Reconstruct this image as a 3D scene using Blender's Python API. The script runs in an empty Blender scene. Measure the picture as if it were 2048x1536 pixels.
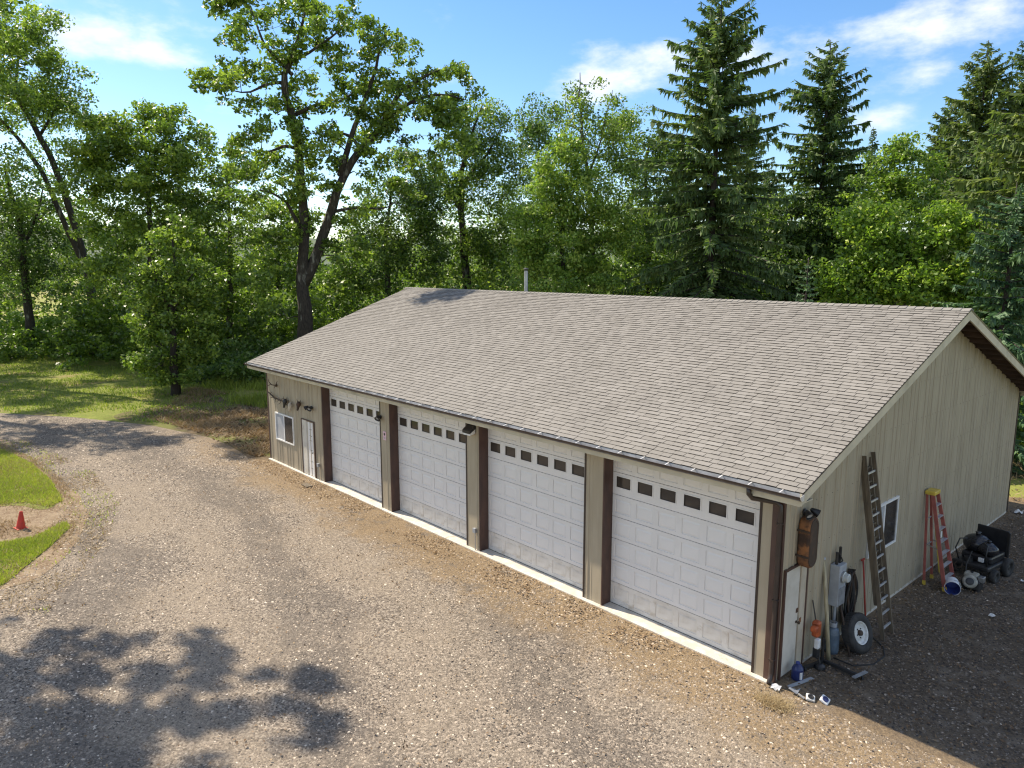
import bpy, bmesh, math, random
import numpy as np
from mathutils import Vector, Matrix

SC = bpy.context.scene
COL = SC.collection
RNG = np.random.default_rng(11)
random.seed(5)
R = math.radians

# ------------------------------------------------------------------ camera
# building frame: front wall on y=0 facing -y, near corner at the origin,
# wall runs to -x; gable wall on x=0 facing +x.  metres.
CAM = np.array([6.33, -12.45, 7.92])
YAW, PITCH, FPX = R(48.005), R(9.134), 1474.0
cam_d = bpy.data.cameras.new('camera')
cam = bpy.data.objects.new('camera', cam_d)
COL.objects.link(cam)
cam.location = CAM
cam.rotation_euler = (R(90) - PITCH, 0, YAW)
cam_d.sensor_width = 36.0
cam_d.lens = FPX / 2048 * 36.0
cam_d.clip_start = 0.1
cam_d.clip_end = 20000
SC.camera = cam

# ------------------------------------------------------------------ light
SUN = Vector((-1.0, -0.23, 1.08)).normalized()        # towards the sun
SUN_EL = math.asin(SUN.z)
sun_d = bpy.data.lights.new('sun', 'SUN')
sun_d.energy = 5.0
sun_d.angle = R(0.6)
sun_d.color = (1.0, 0.88, 0.72)
sun = bpy.data.objects.new('sun', sun_d)
COL.objects.link(sun)
sun.location = (-30, -20, 60)
sun.rotation_euler = (-SUN).to_track_quat('-Z', 'Y').to_euler()

world = bpy.data.worlds.new('World')
SC.world = world
world.use_nodes = True
SKY_STRENGTH = 0.135
SC.view_settings.view_transform = 'Standard'
SC.view_settings.look = 'None'
SC.view_settings.gamma = 1.0
SC.view_settings.use_curve_mapping = False
SC.view_settings.exposure = 0.72
SC.cycles.filter_width = 1.2
SC.cycles.max_bounces = 6
SC.cycles.diffuse_bounces = 3
SC.cycles.transmission_bounces = 4
SC.cycles.transparent_max_bounces = 6
SC.cycles.use_denoising = True
try:
    SC.cycles.denoiser = 'OPENIMAGEDENOISE'
    SC.cycles.denoising_input_passes = 'RGB_ALBEDO_NORMAL'
except Exception:
    pass


class NT:
    """tiny helper for building node trees"""
    def __init__(self, tree):
        self.t = tree
        tree.nodes.clear()
    def n(self, kind, **kw):
        nd = self.t.nodes.new(kind)
        for k, v in kw.items():
            if k.startswith('i_'):
                nd.inputs[k[2:].replace('_', ' ')].default_value = v
            else:
                setattr(nd, k, v)
        return nd
    def l(self, a, b):
        self.t.links.new(a, b)
    def math(self, op, a, b=None, c=None, clamp=False):
        nd = self.t.nodes.new('ShaderNodeMath')
        nd.operation = op
        nd.use_clamp = clamp
        for i, v in enumerate((a, b, c)):
            if v is None:
                continue
            if isinstance(v, (int, float)):
                nd.inputs[i].default_value = v
            else:
                self.l(v, nd.inputs[i])
        return nd.outputs[0]
    def mix(self, f, a, b, blend='MIX'):
        nd = self.t.nodes.new('ShaderNodeMix')
        nd.data_type = 'RGBA'
        nd.blend_type = blend
        ins = (nd.inputs[0], nd.inputs[6], nd.inputs[7])
        for s, v in zip(ins, (f, a, b)):
            if isinstance(v, (int, float)):
                s.default_value = v
            elif isinstance(v, (tuple, list)):
                s.default_value = (*v[:3], 1)
            else:
                self.l(v, s)
        return nd.outputs[2]
    def smooth(self, v, lo, hi):
        nd = self.t.nodes.new('ShaderNodeMapRange')
        nd.interpolation_type = 'SMOOTHSTEP'
        self.l(v, nd.inputs[0])
        nd.inputs[1].default_value = lo
        nd.inputs[2].default_value = hi
        return nd.outputs[0]
    def noise(self, vec, scale, detail=4, rough=0.55, dist=0.0):
        nd = self.t.nodes.new('ShaderNodeTexNoise')
        self.l(vec, nd.inputs['Vector'])
        nd.inputs['Scale'].default_value = scale
        nd.inputs['Detail'].default_value = detail
        nd.inputs['Roughness'].default_value = rough
        nd.inputs['Distortion'].default_value = dist
        return nd.outputs['Fac']


def ray(px, py):
    """direction (building frame) through a pixel of the 2048x1536 photograph"""
    u, v = (px - 1024) / FPX, (768 - py) / FPX
    c, s = math.cos(PITCH), math.sin(PITCH)
    L = (u, v * s + c, v * c - s)
    cy, sy = math.cos(YAW), math.sin(YAW)
    return np.array([L[0] * cy - L[1] * sy, L[0] * sy + L[1] * cy, L[2]])

def at(px, py, dist):
    d = ray(px, py)
    return CAM + d / math.hypot(d[0], d[1]) * dist

def ground_at(px, py, z=0.0):
    d = ray(px, py)
    return CAM + d * ((z - CAM[2]) / d[2])

def pix_of(P):
    d = np.array(P, float) - CAM
    cy, sy = math.cos(YAW), math.sin(YAW)
    lx, ly, lz = d[0] * cy + d[1] * sy, -d[0] * sy + d[1] * cy, d[2]
    c, s = math.cos(PITCH), math.sin(PITCH)
    w = ly * c - lz * s
    return 1024 + FPX * lx / w, 768 - FPX * (ly * s + lz * c) / w

# ------------------------------------------------------------------ sky
W = NT(world.node_tree)
sky = W.n('ShaderNodeTexSky', sky_type='NISHITA', sun_disc=False, altitude=150.0,
          air_density=1.0, dust_density=0.35, ozone_density=1.3)
sky.sun_elevation = SUN_EL
sky.sun_rotation = math.atan2(SUN.x, SUN.y)
tc = W.n('ShaderNodeTexCoord')
sep = W.n('ShaderNodeSeparateXYZ')
W.l(tc.outputs['Generated'], sep.inputs[0])
az = W.math('ARCTAN2', sep.outputs[0], sep.outputs[1])
el = W.math('ARCSINE', sep.outputs[2])
comb = W.n('ShaderNodeCombineXYZ')
W.l(W.math('MULTIPLY', az, 1.0), comb.inputs[0])
W.l(W.math('MULTIPLY', el, 2.1), comb.inputs[1])
n1 = W.noise(comb.outputs[0], 9.0, 8, 0.58, 0.0)
n2 = W.noise(comb.outputs[0], 1.7, 3, 0.5)
bias = None
# cumulus banks: (px, py, half-width px, half-height px, weight)
for (px, py, hw, hh, wt) in [(190, 45, 190, 55, .62), (325, 120, 60, 22, .55), (1290, 110, 120, 42, .62), (1140, 180, 90, 34, .42),
                             (1480, 120, 70, 30, .4), (1890, 50, 190, 48, .74), (1830, 155, 80, 26, .46),
                             (1790, 240, 60, 26, .55), (1720, 250, 60, 40, .25), (1075, 35, 70, 16, .22), (1620, 150, 120, 40, .2),
                             (1250, 190, 120, 40, .2)]:
    d = ray(px, py)
    a0, e0 = math.atan2(d[0], d[1]), math.atan2(d[2], math.hypot(d[0], d[1]))
    da = W.math('MULTIPLY', W.math('SUBTRACT', az, a0), FPX / hw)
    de = W.math('MULTIPLY', W.math('SUBTRACT', el, e0), FPX / hh)
    g = W.math('MULTIPLY', W.math('EXPONENT', W.math('MULTIPLY', W.math('ADD', W.math('MULTIPLY', da, da), W.math('MULTIPLY', de, de)), -0.8)), wt)
    g = W.math('MULTIPLY', g, .62)
    bias = g if bias is None else W.math('ADD', bias, g)
# denser cloud added outside the frame to lift and neutralise the fill light
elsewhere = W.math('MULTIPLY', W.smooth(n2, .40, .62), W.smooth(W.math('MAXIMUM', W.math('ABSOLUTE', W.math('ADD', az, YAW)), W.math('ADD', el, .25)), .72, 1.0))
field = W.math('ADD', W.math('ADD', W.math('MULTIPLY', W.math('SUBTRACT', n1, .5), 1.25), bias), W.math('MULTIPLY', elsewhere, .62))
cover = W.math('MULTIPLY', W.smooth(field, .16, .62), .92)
hs = W.n('ShaderNodeHueSaturation', i_Saturation=1.26, i_Value=.86)
W.l(sky.outputs[0], hs.inputs['Color'])
skyc = W.mix(1.0, hs.outputs[0], (1.0, 1.0, 1.04), 'MULTIPLY')
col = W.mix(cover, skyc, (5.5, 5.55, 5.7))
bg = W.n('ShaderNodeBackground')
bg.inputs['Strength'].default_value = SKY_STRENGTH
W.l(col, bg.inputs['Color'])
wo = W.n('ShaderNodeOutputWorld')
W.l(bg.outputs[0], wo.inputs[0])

# ------------------------------------------------------------------ materials
MATS = {}
def mat(name, a, b=None, rough=0.7, metal=0.0, scale=6.0, stretch=(1, 1, 1), detail=5, lo=.35, hi=.65, bump=0.0, bscale=40.0,
        spec=0.5, coat=0.0, dirt=None, dscale=1.5, dlo=.55, dhi=.75):
    """principled material: two base tones mixed by noise, optional stain tone, optional fine bump"""
    m = bpy.data.materials.new(name)
    m.use_nodes = True
    N = NT(m.node_tree)
    tcn = N.n('ShaderNodeTexCoord')
    mp = N.n('ShaderNodeMapping')
    mp.inputs['Scale'].default_value = stretch
    N.l(tcn.outputs['Object'], mp.inputs[0])
    f = N.smooth(N.noise(mp.outputs[0], scale, detail), lo, hi)
    c = N.mix(f, a, b or tuple(x * .8 for x in a))
    if dirt:
        c = N.mix(N.math('MULTIPLY', N.smooth(N.noise(mp.outputs[0], dscale, 6, .65), dlo, dhi), .85), c, dirt)
    p = N.n('ShaderNodeBsdfPrincipled', i_Roughness=rough, i_Metallic=metal)
    p.inputs['Specular IOR Level'].default_value = spec
    p.inputs['Coat Weight'].default_value = coat
    N.l(c, p.inputs['Base Color'])
    if bump:
        bp = N.n('ShaderNodeBump', i_Strength=bump, i_Distance=.01)
        N.l(N.noise(mp.outputs[0], bscale, 4), bp.inputs['Height'])
        N.l(bp.outputs[0], p.inputs['Normal'])
    o = N.n('ShaderNodeOutputMaterial')
    N.l(p.outputs[0], o.inputs[0])
    MATS[name] = m
    return m

def tone_mat(name, ramp, rough=.85, translucent=0.0, spec=.45, obj_noise=None, trans_tint=None, bump=0.0, bscale=60):
    """colour ramp driven by the per-piece 'tone' attribute; leaves let light through"""
    m = bpy.data.materials.new(name)
    m.use_nodes = True
    N = NT(m.node_tree)
    at_ = N.n('ShaderNodeAttribute', attribute_name='tone')
    rp = N.n('ShaderNodeValToRGB')
    e = rp.color_ramp.elements
    while len(e) > 1:
        e.remove(e[-1])
    for i, (pos, c) in enumerate(ramp):
        x = e[0] if i == 0 else e.new(pos)
        x.position = pos
        x.color = (*c, 1)
    N.l(at_.outputs['Fac'], rp.inputs[0])
    c = rp.outputs[0]
    tcn = N.n('ShaderNodeTexCoord')
    if obj_noise:
        sc_, amt = obj_noise
        c = N.mix(N.math('MULTIPLY', N.smooth(N.noise(tcn.outputs['Object'], sc_, 5, .6), .3, .7), amt), c, (0, 0, 0))
    p = N.n('ShaderNodeBsdfPrincipled', i_Roughness=rough)
    p.inputs['Specular IOR Level'].default_value = spec
    N.l(c, p.inputs['Base Color'])
    if bump:
        bp = N.n('ShaderNodeBump', i_Strength=bump, i_Distance=.004)
        N.l(N.noise(tcn.outputs['Object'], bscale, 3), bp.inputs['Height'])
        N.l(bp.outputs[0], p.inputs['Normal'])
    out = p.outputs[0]
    if translucent:
        tr = N.n('ShaderNodeBsdfTranslucent')
        N.l(N.mix(1.0, c, trans_tint or (1.3, 1.5, .7), 'MULTIPLY'), tr.inputs[0])
        mx = N.n('ShaderNodeMixShader')
        mx.inputs[0].default_value = translucent
        N.l(out, mx.inputs[1])
        N.l(tr.outputs[0], mx.inputs[2])
        out = mx.outputs[0]
    o = N.n('ShaderNodeOutputMaterial')
    N.l(out, o.inputs[0])
    MATS[name] = m
    return m

mat('tan_siding', (.39, .335, .24), (.335, .285, .20), rough=.55, scale=1.2, stretch=(3, 3, .5), dirt=(.25, .215, .16), dscale=.9, dlo=.52, dhi=.8)
mat('cream_trim', (.56, .50, .37), (.48, .43, .32), rough=.55, scale=2.0, dirt=(.33, .29, .2), dscale=1.2)
mat('brown_trim', (.088, .046, .034), (.06, .033, .026), rough=.5, scale=3, stretch=(2, 2, .6), dirt=(.14, .09, .06), dscale=1.6, dlo=.6)
mat('dark_brown_metal', (.045, .030, .024), (.03, .021, .018), rough=.4, scale=3)
mat('gutter_inside', (.45, .46, .47), (.3, .3, .3), rough=.4, scale=2, dirt=(.14, .11, .08), dlo=.62)
mat('hanger_metal', (.75, .74, .7), (.6, .58, .55), rough=.35, metal=.3)
mat('door_white', (.73, .715, .69), (.69, .675, .65), rough=.45, scale=1.3, dirt=(.56, .53, .47), dscale=1.1, dlo=.6, dhi=.9)
mat('door_dirty', (.68, .65, .60), (.60, .56, .50), rough=.6, scale=2.2, stretch=(1, 1, 1.6), dirt=(.42, .36, .28), dscale=2.6, dlo=.5, dhi=.75)
mat('door_gap', (.16, .155, .15), (.12, .12, .12), rough=.7)
mat('vinyl_white', (.8, .8, .78), (.7, .7, .68), rough=.4)
mat('pane_dark', (.066, .056, .047), (.04, .034, .029), rough=.08, scale=2, spec=.6)
mat('pane_pale', (.42, .44, .46), (.34, .36, .38), rough=.12, scale=1.2, spec=.6)  # pale grey glossy tone for the left-hand panes
mat('concrete', (.62, .58, .50), (.5, .46, .39), rough=.85, scale=5, bump=.3, dirt=(.33, .26, .18), dscale=2.2)
mat('deck_wood', (.10, .065, .042), (.06, .04, .028), rough=.8, scale=3, stretch=(.4, 3, 3))
mat('purlin_wood', (.085, .05, .034), (.05, .03, .022), rough=.8, scale=4, stretch=(.5, 4, 4))
mat('shingle_edge', (.045, .04, .036), (.07, .06, .055), rough=.95)
mat('wall_core', (.2, .18, .15), rough=.9)
mat('door_cream', (.60, .57, .50), (.52, .49, .42), rough=.5, scale=2, dirt=(.36, .31, .25), dscale=1.8)
mat('jamb_cream', (.5, .44, .34), (.42, .36, .27), rough=.6, scale=3, dirt=(.22, .16, .1), dscale=2.5)
mat('black_metal', (.018, .018, .019), (.03, .029, .028), rough=.45, scale=6)
mat('black_plastic', (.014, .014, .015), (.022, .022, .024), rough=.38)
mat('black_bag', (.012, .012, .014), (.022, .022, .025), rough=.25, bump=.8, bscale=9)
mat('steel', (.42, .42, .42), (.3, .3, .3), rough=.35, metal=.8)
mat('galvanised', (.40, .42, .44), (.3, .31, .33), rough=.42, metal=.5, scale=8)
mat('grey_paint', (.36, .38, .40), (.29, .31, .33), rough=.5, scale=4)
mat('meter_glass', (.5, .52, .5), (.4, .42, .4), rough=.1)
mat('rust', (.27, .115, .04), (.09, .045, .025), rough=.85, scale=5, bump=.5, dirt=(.035, .022, .016), dscale=3, dlo=.48, dhi=.6)
mat('rust_dark', (.055, .036, .024), (.12, .06, .03), rough=.8, scale=4, lo=.5, hi=.75)
mat('rubber', (.022, .021, .02), (.04, .037, .034), rough=.8, scale=9)
mat('rim_white', (.66, .66, .63), (.5, .49, .45), rough=.45, scale=7, dirt=(.22, .14, .08), dscale=6)
mat('old_wood', (.17, .135, .09), (.10, .08, .055), rough=.85, scale=5, stretch=(3, 3, .4))
mat('pole_tan', (.46, .40, .25), (.3, .25, .15), rough=.7, scale=4, stretch=(4, 4, .6))
mat('red_paint', (.42, .05, .03), (.3, .04, .03), rough=.5)
mat('fibre_red', (.36, .10, .075), (.27, .075, .06), rough=.55, scale=4)
mat('ladder_yellow', (.62, .45, .06), (.5, .36, .05), rough=.5)
mat('aluminium', (.55, .57, .6), (.45, .47, .5), rough=.35, metal=.5)
mat('bucket_white', (.72, .74, .76), (.62, .64, .66), rough=.4)
mat('bucket_blue', (.045, .07, .28), (.03, .05, .2), rough=.45)
mat('jug_blue', (.018, .03, .12), (.012, .02, .08), rough=.3)
mat('tank_blue', (.12, .165, .21), (.075, .1, .13), rough=.4)
mat('paper_white', (.74, .73, .7), (.6, .6, .58), rough=.7)
mat('orange_plastic', (.5, .11, .03), (.32, .07, .025), rough=.45)
mat('engine_cream', (.36, .34, .28), (.22, .21, .17), rough=.4)
mat('cone_red', (.6, .045, .025), (.45, .04, .025), rough=.6, dirt=(.3, .1, .07), dscale=5)
mat('rock_grey', (.3, .29, .27), (.18, .18, .16), rough=.9, scale=4, bump=.7, bscale=8)
mat('log_dark', (.06, .045, .035), (.1, .075, .055), rough=.9, scale=6, stretch=(1, 6, 6))
mat('bone', (.55, .5, .4), (.4, .35, .27), rough=.7)
mat('sign_pink', (.72, .5, .55), (.66, .44, .5), rough=.5)
mat('bark_oak', (.062, .050, .038), (.032, .026, .02), rough=.95, scale=5, stretch=(3, 3, .7), bump=1.0, bscale=12, dirt=(.26, .25, .20), dscale=1.1, dlo=.55, dhi=.68)
mat('bark_dark', (.05, .038, .03), (.03, .024, .02), rough=.95, scale=5, stretch=(3, 3, .7), bump=1.0, bscale=12, dirt=(.12, .11, .085), dscale=.9, dlo=.6, dhi=.75)
mat('bark_grey', (.15, .14, .12), (.09, .08, .07), rough=.95, scale=5, stretch=(3, 3, .7), bump=1.0, bscale=12)
mat('dead_wood', (.32, .28, .23), (.22, .19, .16), rough=.9, scale=6)

tone_mat('shingle', [(0, (0.192, 0.18, 0.162)), (0.35, (0.233, 0.22, 0.198)), (0.7, (0.26, 0.246, 0.223)), (1, (0.305, 0.291, 0.267))], rough=.95, spec=.15,
         obj_noise=(.7, .10), bump=.8, bscale=90)
G = 1.0
tone_mat('leaf_oak', [(0, (0.056, 0.094, 0.017)), (0.5, (0.151, 0.233, 0.041)), (1, (0.363, 0.45, 0.09))], rough=.4, translucent=.36)
tone_mat('leaf_dark', [(0, (0.039, 0.068, 0.018)), (0.5, (0.102, 0.171, 0.039)), (1, (0.252, 0.337, 0.084))], rough=.4, translucent=.36)
tone_mat('leaf_bright', [(0, (0.101, 0.168, 0.028)), (0.5, (0.226, 0.341, 0.058)), (1, (0.445, 0.5, 0.115))], rough=.4, translucent=.36)
tone_mat('leaf_lime', [(0, (0.098, 0.167, 0.023)), (0.5, (0.216, 0.338, 0.044)), (1, (0.434, 0.5, 0.084))], rough=.4, translucent=.36)
tone_mat('needle_dark', [(0, (0.051, 0.09, 0.028)), (0.5, (0.108, 0.171, 0.053)), (1, (0.24, 0.29, 0.097))], rough=.6, translucent=.28)
tone_mat('needle_olive', [(0, (0.068, 0.106, 0.029)), (0.5, (0.142, 0.197, 0.053)), (1, (0.271, 0.312, 0.092))], rough=.6, translucent=.28)
tone_mat('needle_blue', [(0, (0.04, 0.088, 0.039)), (0.5, (0.081, 0.159, 0.069)), (1, (0.155, 0.255, 0.108))], rough=.6, translucent=.2)
tone_mat('grass_green', [(0, (0.172, 0.218, 0.033)), (0.5, (0.31, 0.356, 0.055)), (1, (0.46, 0.448, 0.11))], rough=.6, translucent=.35)
tone_mat('grass_lawn', [(0, (.10, .155, .022)), (.5, (.175, .235, .035)), (1, (.30, .32, .07))], rough=.6, translucent=.35)
tone_mat('grass_dry', [(0, (.22, .15, .075)), (.5, (.34, .25, .13)), (1, (.45, .36, .2))], rough=.7, translucent=.25, trans_tint=(1.2, 1.1, .9))
tone_mat('stone_mix', [(0, (0.045, 0.037, 0.031)), (0.25, (0.146, 0.12, 0.093)), (0.6, (0.28, 0.229, 0.174)), (0.85, (0.403, 0.333, 0.253)), (1, (0.627, 0.541, 0.428))], rough=.9)
tone_mat('dead_leaf', [(0, (.10, .058, .03)), (.5, (.24, .16, .09)), (1, (.42, .32, .2))], rough=.8, translucent=.15, trans_tint=(1.2, 1.0, .7))


def ground_material(name, kind):
    m = bpy.data.materials.new(name)
    m.use_nodes = True
    N = NT(m.node_tree)
    g = N.n('ShaderNodeNewGeometry')
    P = g.outputs['Position']
    sp = N.n('ShaderNodeSeparateXYZ')
    N.l(P, sp.inputs[0])
    X, Y = sp.outputs[0], sp.outputs[1]
    big = N.noise(P, .35, 5, .6)
    mid = N.noise(P, 1.6, 5, .6)
    fine = N.noise(P, 14, 5, .65)
    if kind == 'gravel':
        vo = N.n('ShaderNodeTexVoronoi', feature='F1', i_Scale=27.0)
        dv = N.n('ShaderNodeVectorMath', operation='MULTIPLY_ADD')
        nz = N.n('ShaderNodeTexNoise', i_Scale=24.0)
        N.l(P, nz.inputs['Vector'])
        N.l(nz.outputs['Color'], dv.inputs[0]); dv.inputs[1].default_value = (.06, .06, .06); N.l(P, dv.inputs[2])
        N.l(dv.outputs[0], vo.inputs['Vector'])
        vs = N.n('ShaderNodeSeparateXYZ')
        N.l(vo.outputs['Color'], vs.inputs[0])
        rp = N.n('ShaderNodeValToRGB')
        e = rp.color_ramp.elements
        e[0].position, e[0].color = 0, (.08, .068, .056, 1)
        e[1].position, e[1].color = 1, (.50, .43, .34, 1)
        for pos, c in ((.25, (.188, .158, .125)), (.6, (.295, .246, .192))):
            x = e.new(pos); x.color = (*c, 1)
        N.l(vs.outputs[0], rp.inputs[0])
        c = rp.outputs[0]
        dust = (.36, .295, .217)
        c = N.mix(N.math('MULTIPLY', N.smooth(big, .40, .64), .5), c, dust)
        # dark worn wheel tracks, swinging round towards the far drive
        wob = N.math('MULTIPLY', N.math('SUBTRACT', N.noise(P, .09, 2), .5), 9.0)
        tr = N.math('SINE', N.math('MULTIPLY', N.math('ADD', N.math('ADD', Y, N.math('MULTIPLY', X, .16)), wob), 1.55))
        c = N.mix(N.math('MULTIPLY', N.math('MULTIPLY', N.smooth(tr, .1, .8), N.smooth(mid, .25, .55)), .55), c, (.135, .118, .10))
        c = N.mix(N.math('MULTIPLY', N.smooth(N.math('MULTIPLY', tr, -1.0), .35, .9), .32), c, (.38, .315, .235))
        # tan soil and leaf mould along the front wall
        edge = N.math('ADD', Y, N.math('MULTIPLY', N.math('SUBTRACT', mid, .5), 3.2))
        edge = N.math('ADD', edge, N.math('MULTIPLY', N.math('SUBTRACT', big, .5), 3.0))
        band = N.math('MULTIPLY', N.smooth(edge, -2.6, -1.2), N.smooth(X, -36., -22.))
        soil = N.mix(N.smooth(fine, .4, .62), (.345, .25, .14), (.25, .178, .102))
        soil = N.mix(N.smooth(mid, .55, .7), soil, (.2, .165, .125))
        c = N.mix(N.math('MULTIPLY', band, .8), c, soil)
        # dark earth beside the gable, with the wall's shade also painted into its tone
        e2 = N.math('ADD', X, N.math('MULTIPLY', N.math('SUBTRACT', mid, .5), 2.0))
        e3 = N.math('ADD', Y, N.math('MULTIPLY', N.math('SUBTRACT', mid, .5), 2.0))
        dk = N.math('MULTIPLY', N.smooth(e2, -.6, .8), N.smooth(e3, -.9, .9))
        earth = N.mix(N.smooth(fine, .42, .62), (.15, .115, .08), (.085, .066, .048))
        earth = N.mix(N.math('MULTIPLY', N.smooth(mid, .5, .68), .8), earth, (.24, .195, .145))
        c = N.mix(N.math('MULTIPLY', dk, .95), c, earth)
        vo2 = N.n('ShaderNodeTexVoronoi', feature='F1', i_Scale=41.0)
        N.l(P, vo2.inputs['Vector'])
        vs2 = N.n('ShaderNodeSeparateXYZ')
        N.l(vo2.outputs['Color'], vs2.inputs[0])
        h = N.math('ADD', N.math('ADD', N.math('MULTIPLY', vs.outputs[1], .45), N.math('MULTIPLY', vs2.outputs[1], .35)), N.math('MULTIPLY', N.noise(P, 60, 4, .7), .5))
        c = N.mix(N.math('MULTIPLY', N.smooth(vs2.outputs[0], .55, .95), .45), c, (.10, .088, .075))
        dist, stg = .04, 1.0
    elif kind == 'lawn':
        c = N.mix(N.smooth(mid, .3, .7), (.115, .16, .025), (.19, .23, .04))
        c = N.mix(N.math('MULTIPLY', N.smooth(fine, .4, .65), .7), c, (.27, .25, .08))
        c = N.mix(N.math('MULTIPLY', N.smooth(big, .5, .66), .75), c, (.27, .205, .10))
        h, dist, stg = fine, .06, .8
    elif kind == 'field':
        c = N.mix(N.smooth(N.noise(P, .02, 4), .35, .65), (.24, .26, .06), (.3, .27, .09))
        c = N.mix(N.math('MULTIPLY', N.smooth(mid, .35, .7), .5), c, (.15, .19, .04))
        h, dist, stg = fine, .06, .6
    elif kind == 'soil':
        c = N.mix(N.smooth(mid, .35, .65), (.27, .205, .135), (.18, .125, .078))
        c = N.mix(N.smooth(fine, .45, .68), c, (.33, .26, .17))
        h, dist, stg = fine, .05, .8
    elif kind == 'bare':
        c = N.mix(N.smooth(mid, .35, .65), (.17, .125, .075), (.10, .078, .05))
        c = N.mix(N.math('MULTIPLY', N.smooth(big, .45, .62), .8), c, (.15, .17, .04))
        c = N.mix(N.math('MULTIPLY', N.smooth(fine, .5, .7), .6), c, (.28, .21, .13))
        h, dist, stg = fine, .08, .9
    else:   # woodland floor
        c = N.mix(N.smooth(mid, .35, .65), (.085, .072, .038), (.06, .07, .025))
        c = N.mix(N.math('MULTIPLY', N.smooth(fine, .45, .7), .6), c, (.17, .125, .07))
        h, dist, stg = fine, .08, .9
    p = N.n('ShaderNodeBsdfPrincipled', i_Roughness=.95)
    p.inputs['Specular IOR Level'].default_value = .15
    N.l(c, p.inputs['Base Color'])
    bp = N.n('ShaderNodeBump', i_Strength=stg, i_Distance=dist)
    N.l(h, bp.inputs['Height'])
    N.l(bp.outputs[0], p.inputs['Normal'])
    o = N.n('ShaderNodeOutputMaterial')
    N.l(p.outputs[0], o.inputs[0])
    MATS[name] = m
for nm in ('gravel', 'lawn', 'field', 'soil', 'bare', 'woodland'):
    ground_material('ground_' + nm, nm)

# ------------------------------------------------------------------ mesh helpers
def tag(o, label=None, cat=None, group=None, kind=None):
    if label: o['label'] = label
    if cat: o['category'] = cat
    if group: o['group'] = group
    if kind: o['kind'] = kind
    return o

def link(name, me, m, parent=None, loc=None, smooth=False):
    o = bpy.data.objects.new(name, me)
    COL.objects.link(o)
    if m and not me.materials:
        me.materials.append(MATS[m])
    if parent: o.parent = parent
    if loc is not None: o.location = loc
    if smooth:
        me.polygons.foreach_set('use_smooth', [True] * len(me.polygons))
    return o

def empty(name, label, cat, loc=(0, 0, 0), group=None, rz=0.0):
    o = bpy.data.objects.new(name, None)
    COL.objects.link(o)
    o.location = loc
    o.rotation_euler = (0, 0, rz)
    o.empty_display_size = .2
    return tag(o, label, cat, group)

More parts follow.
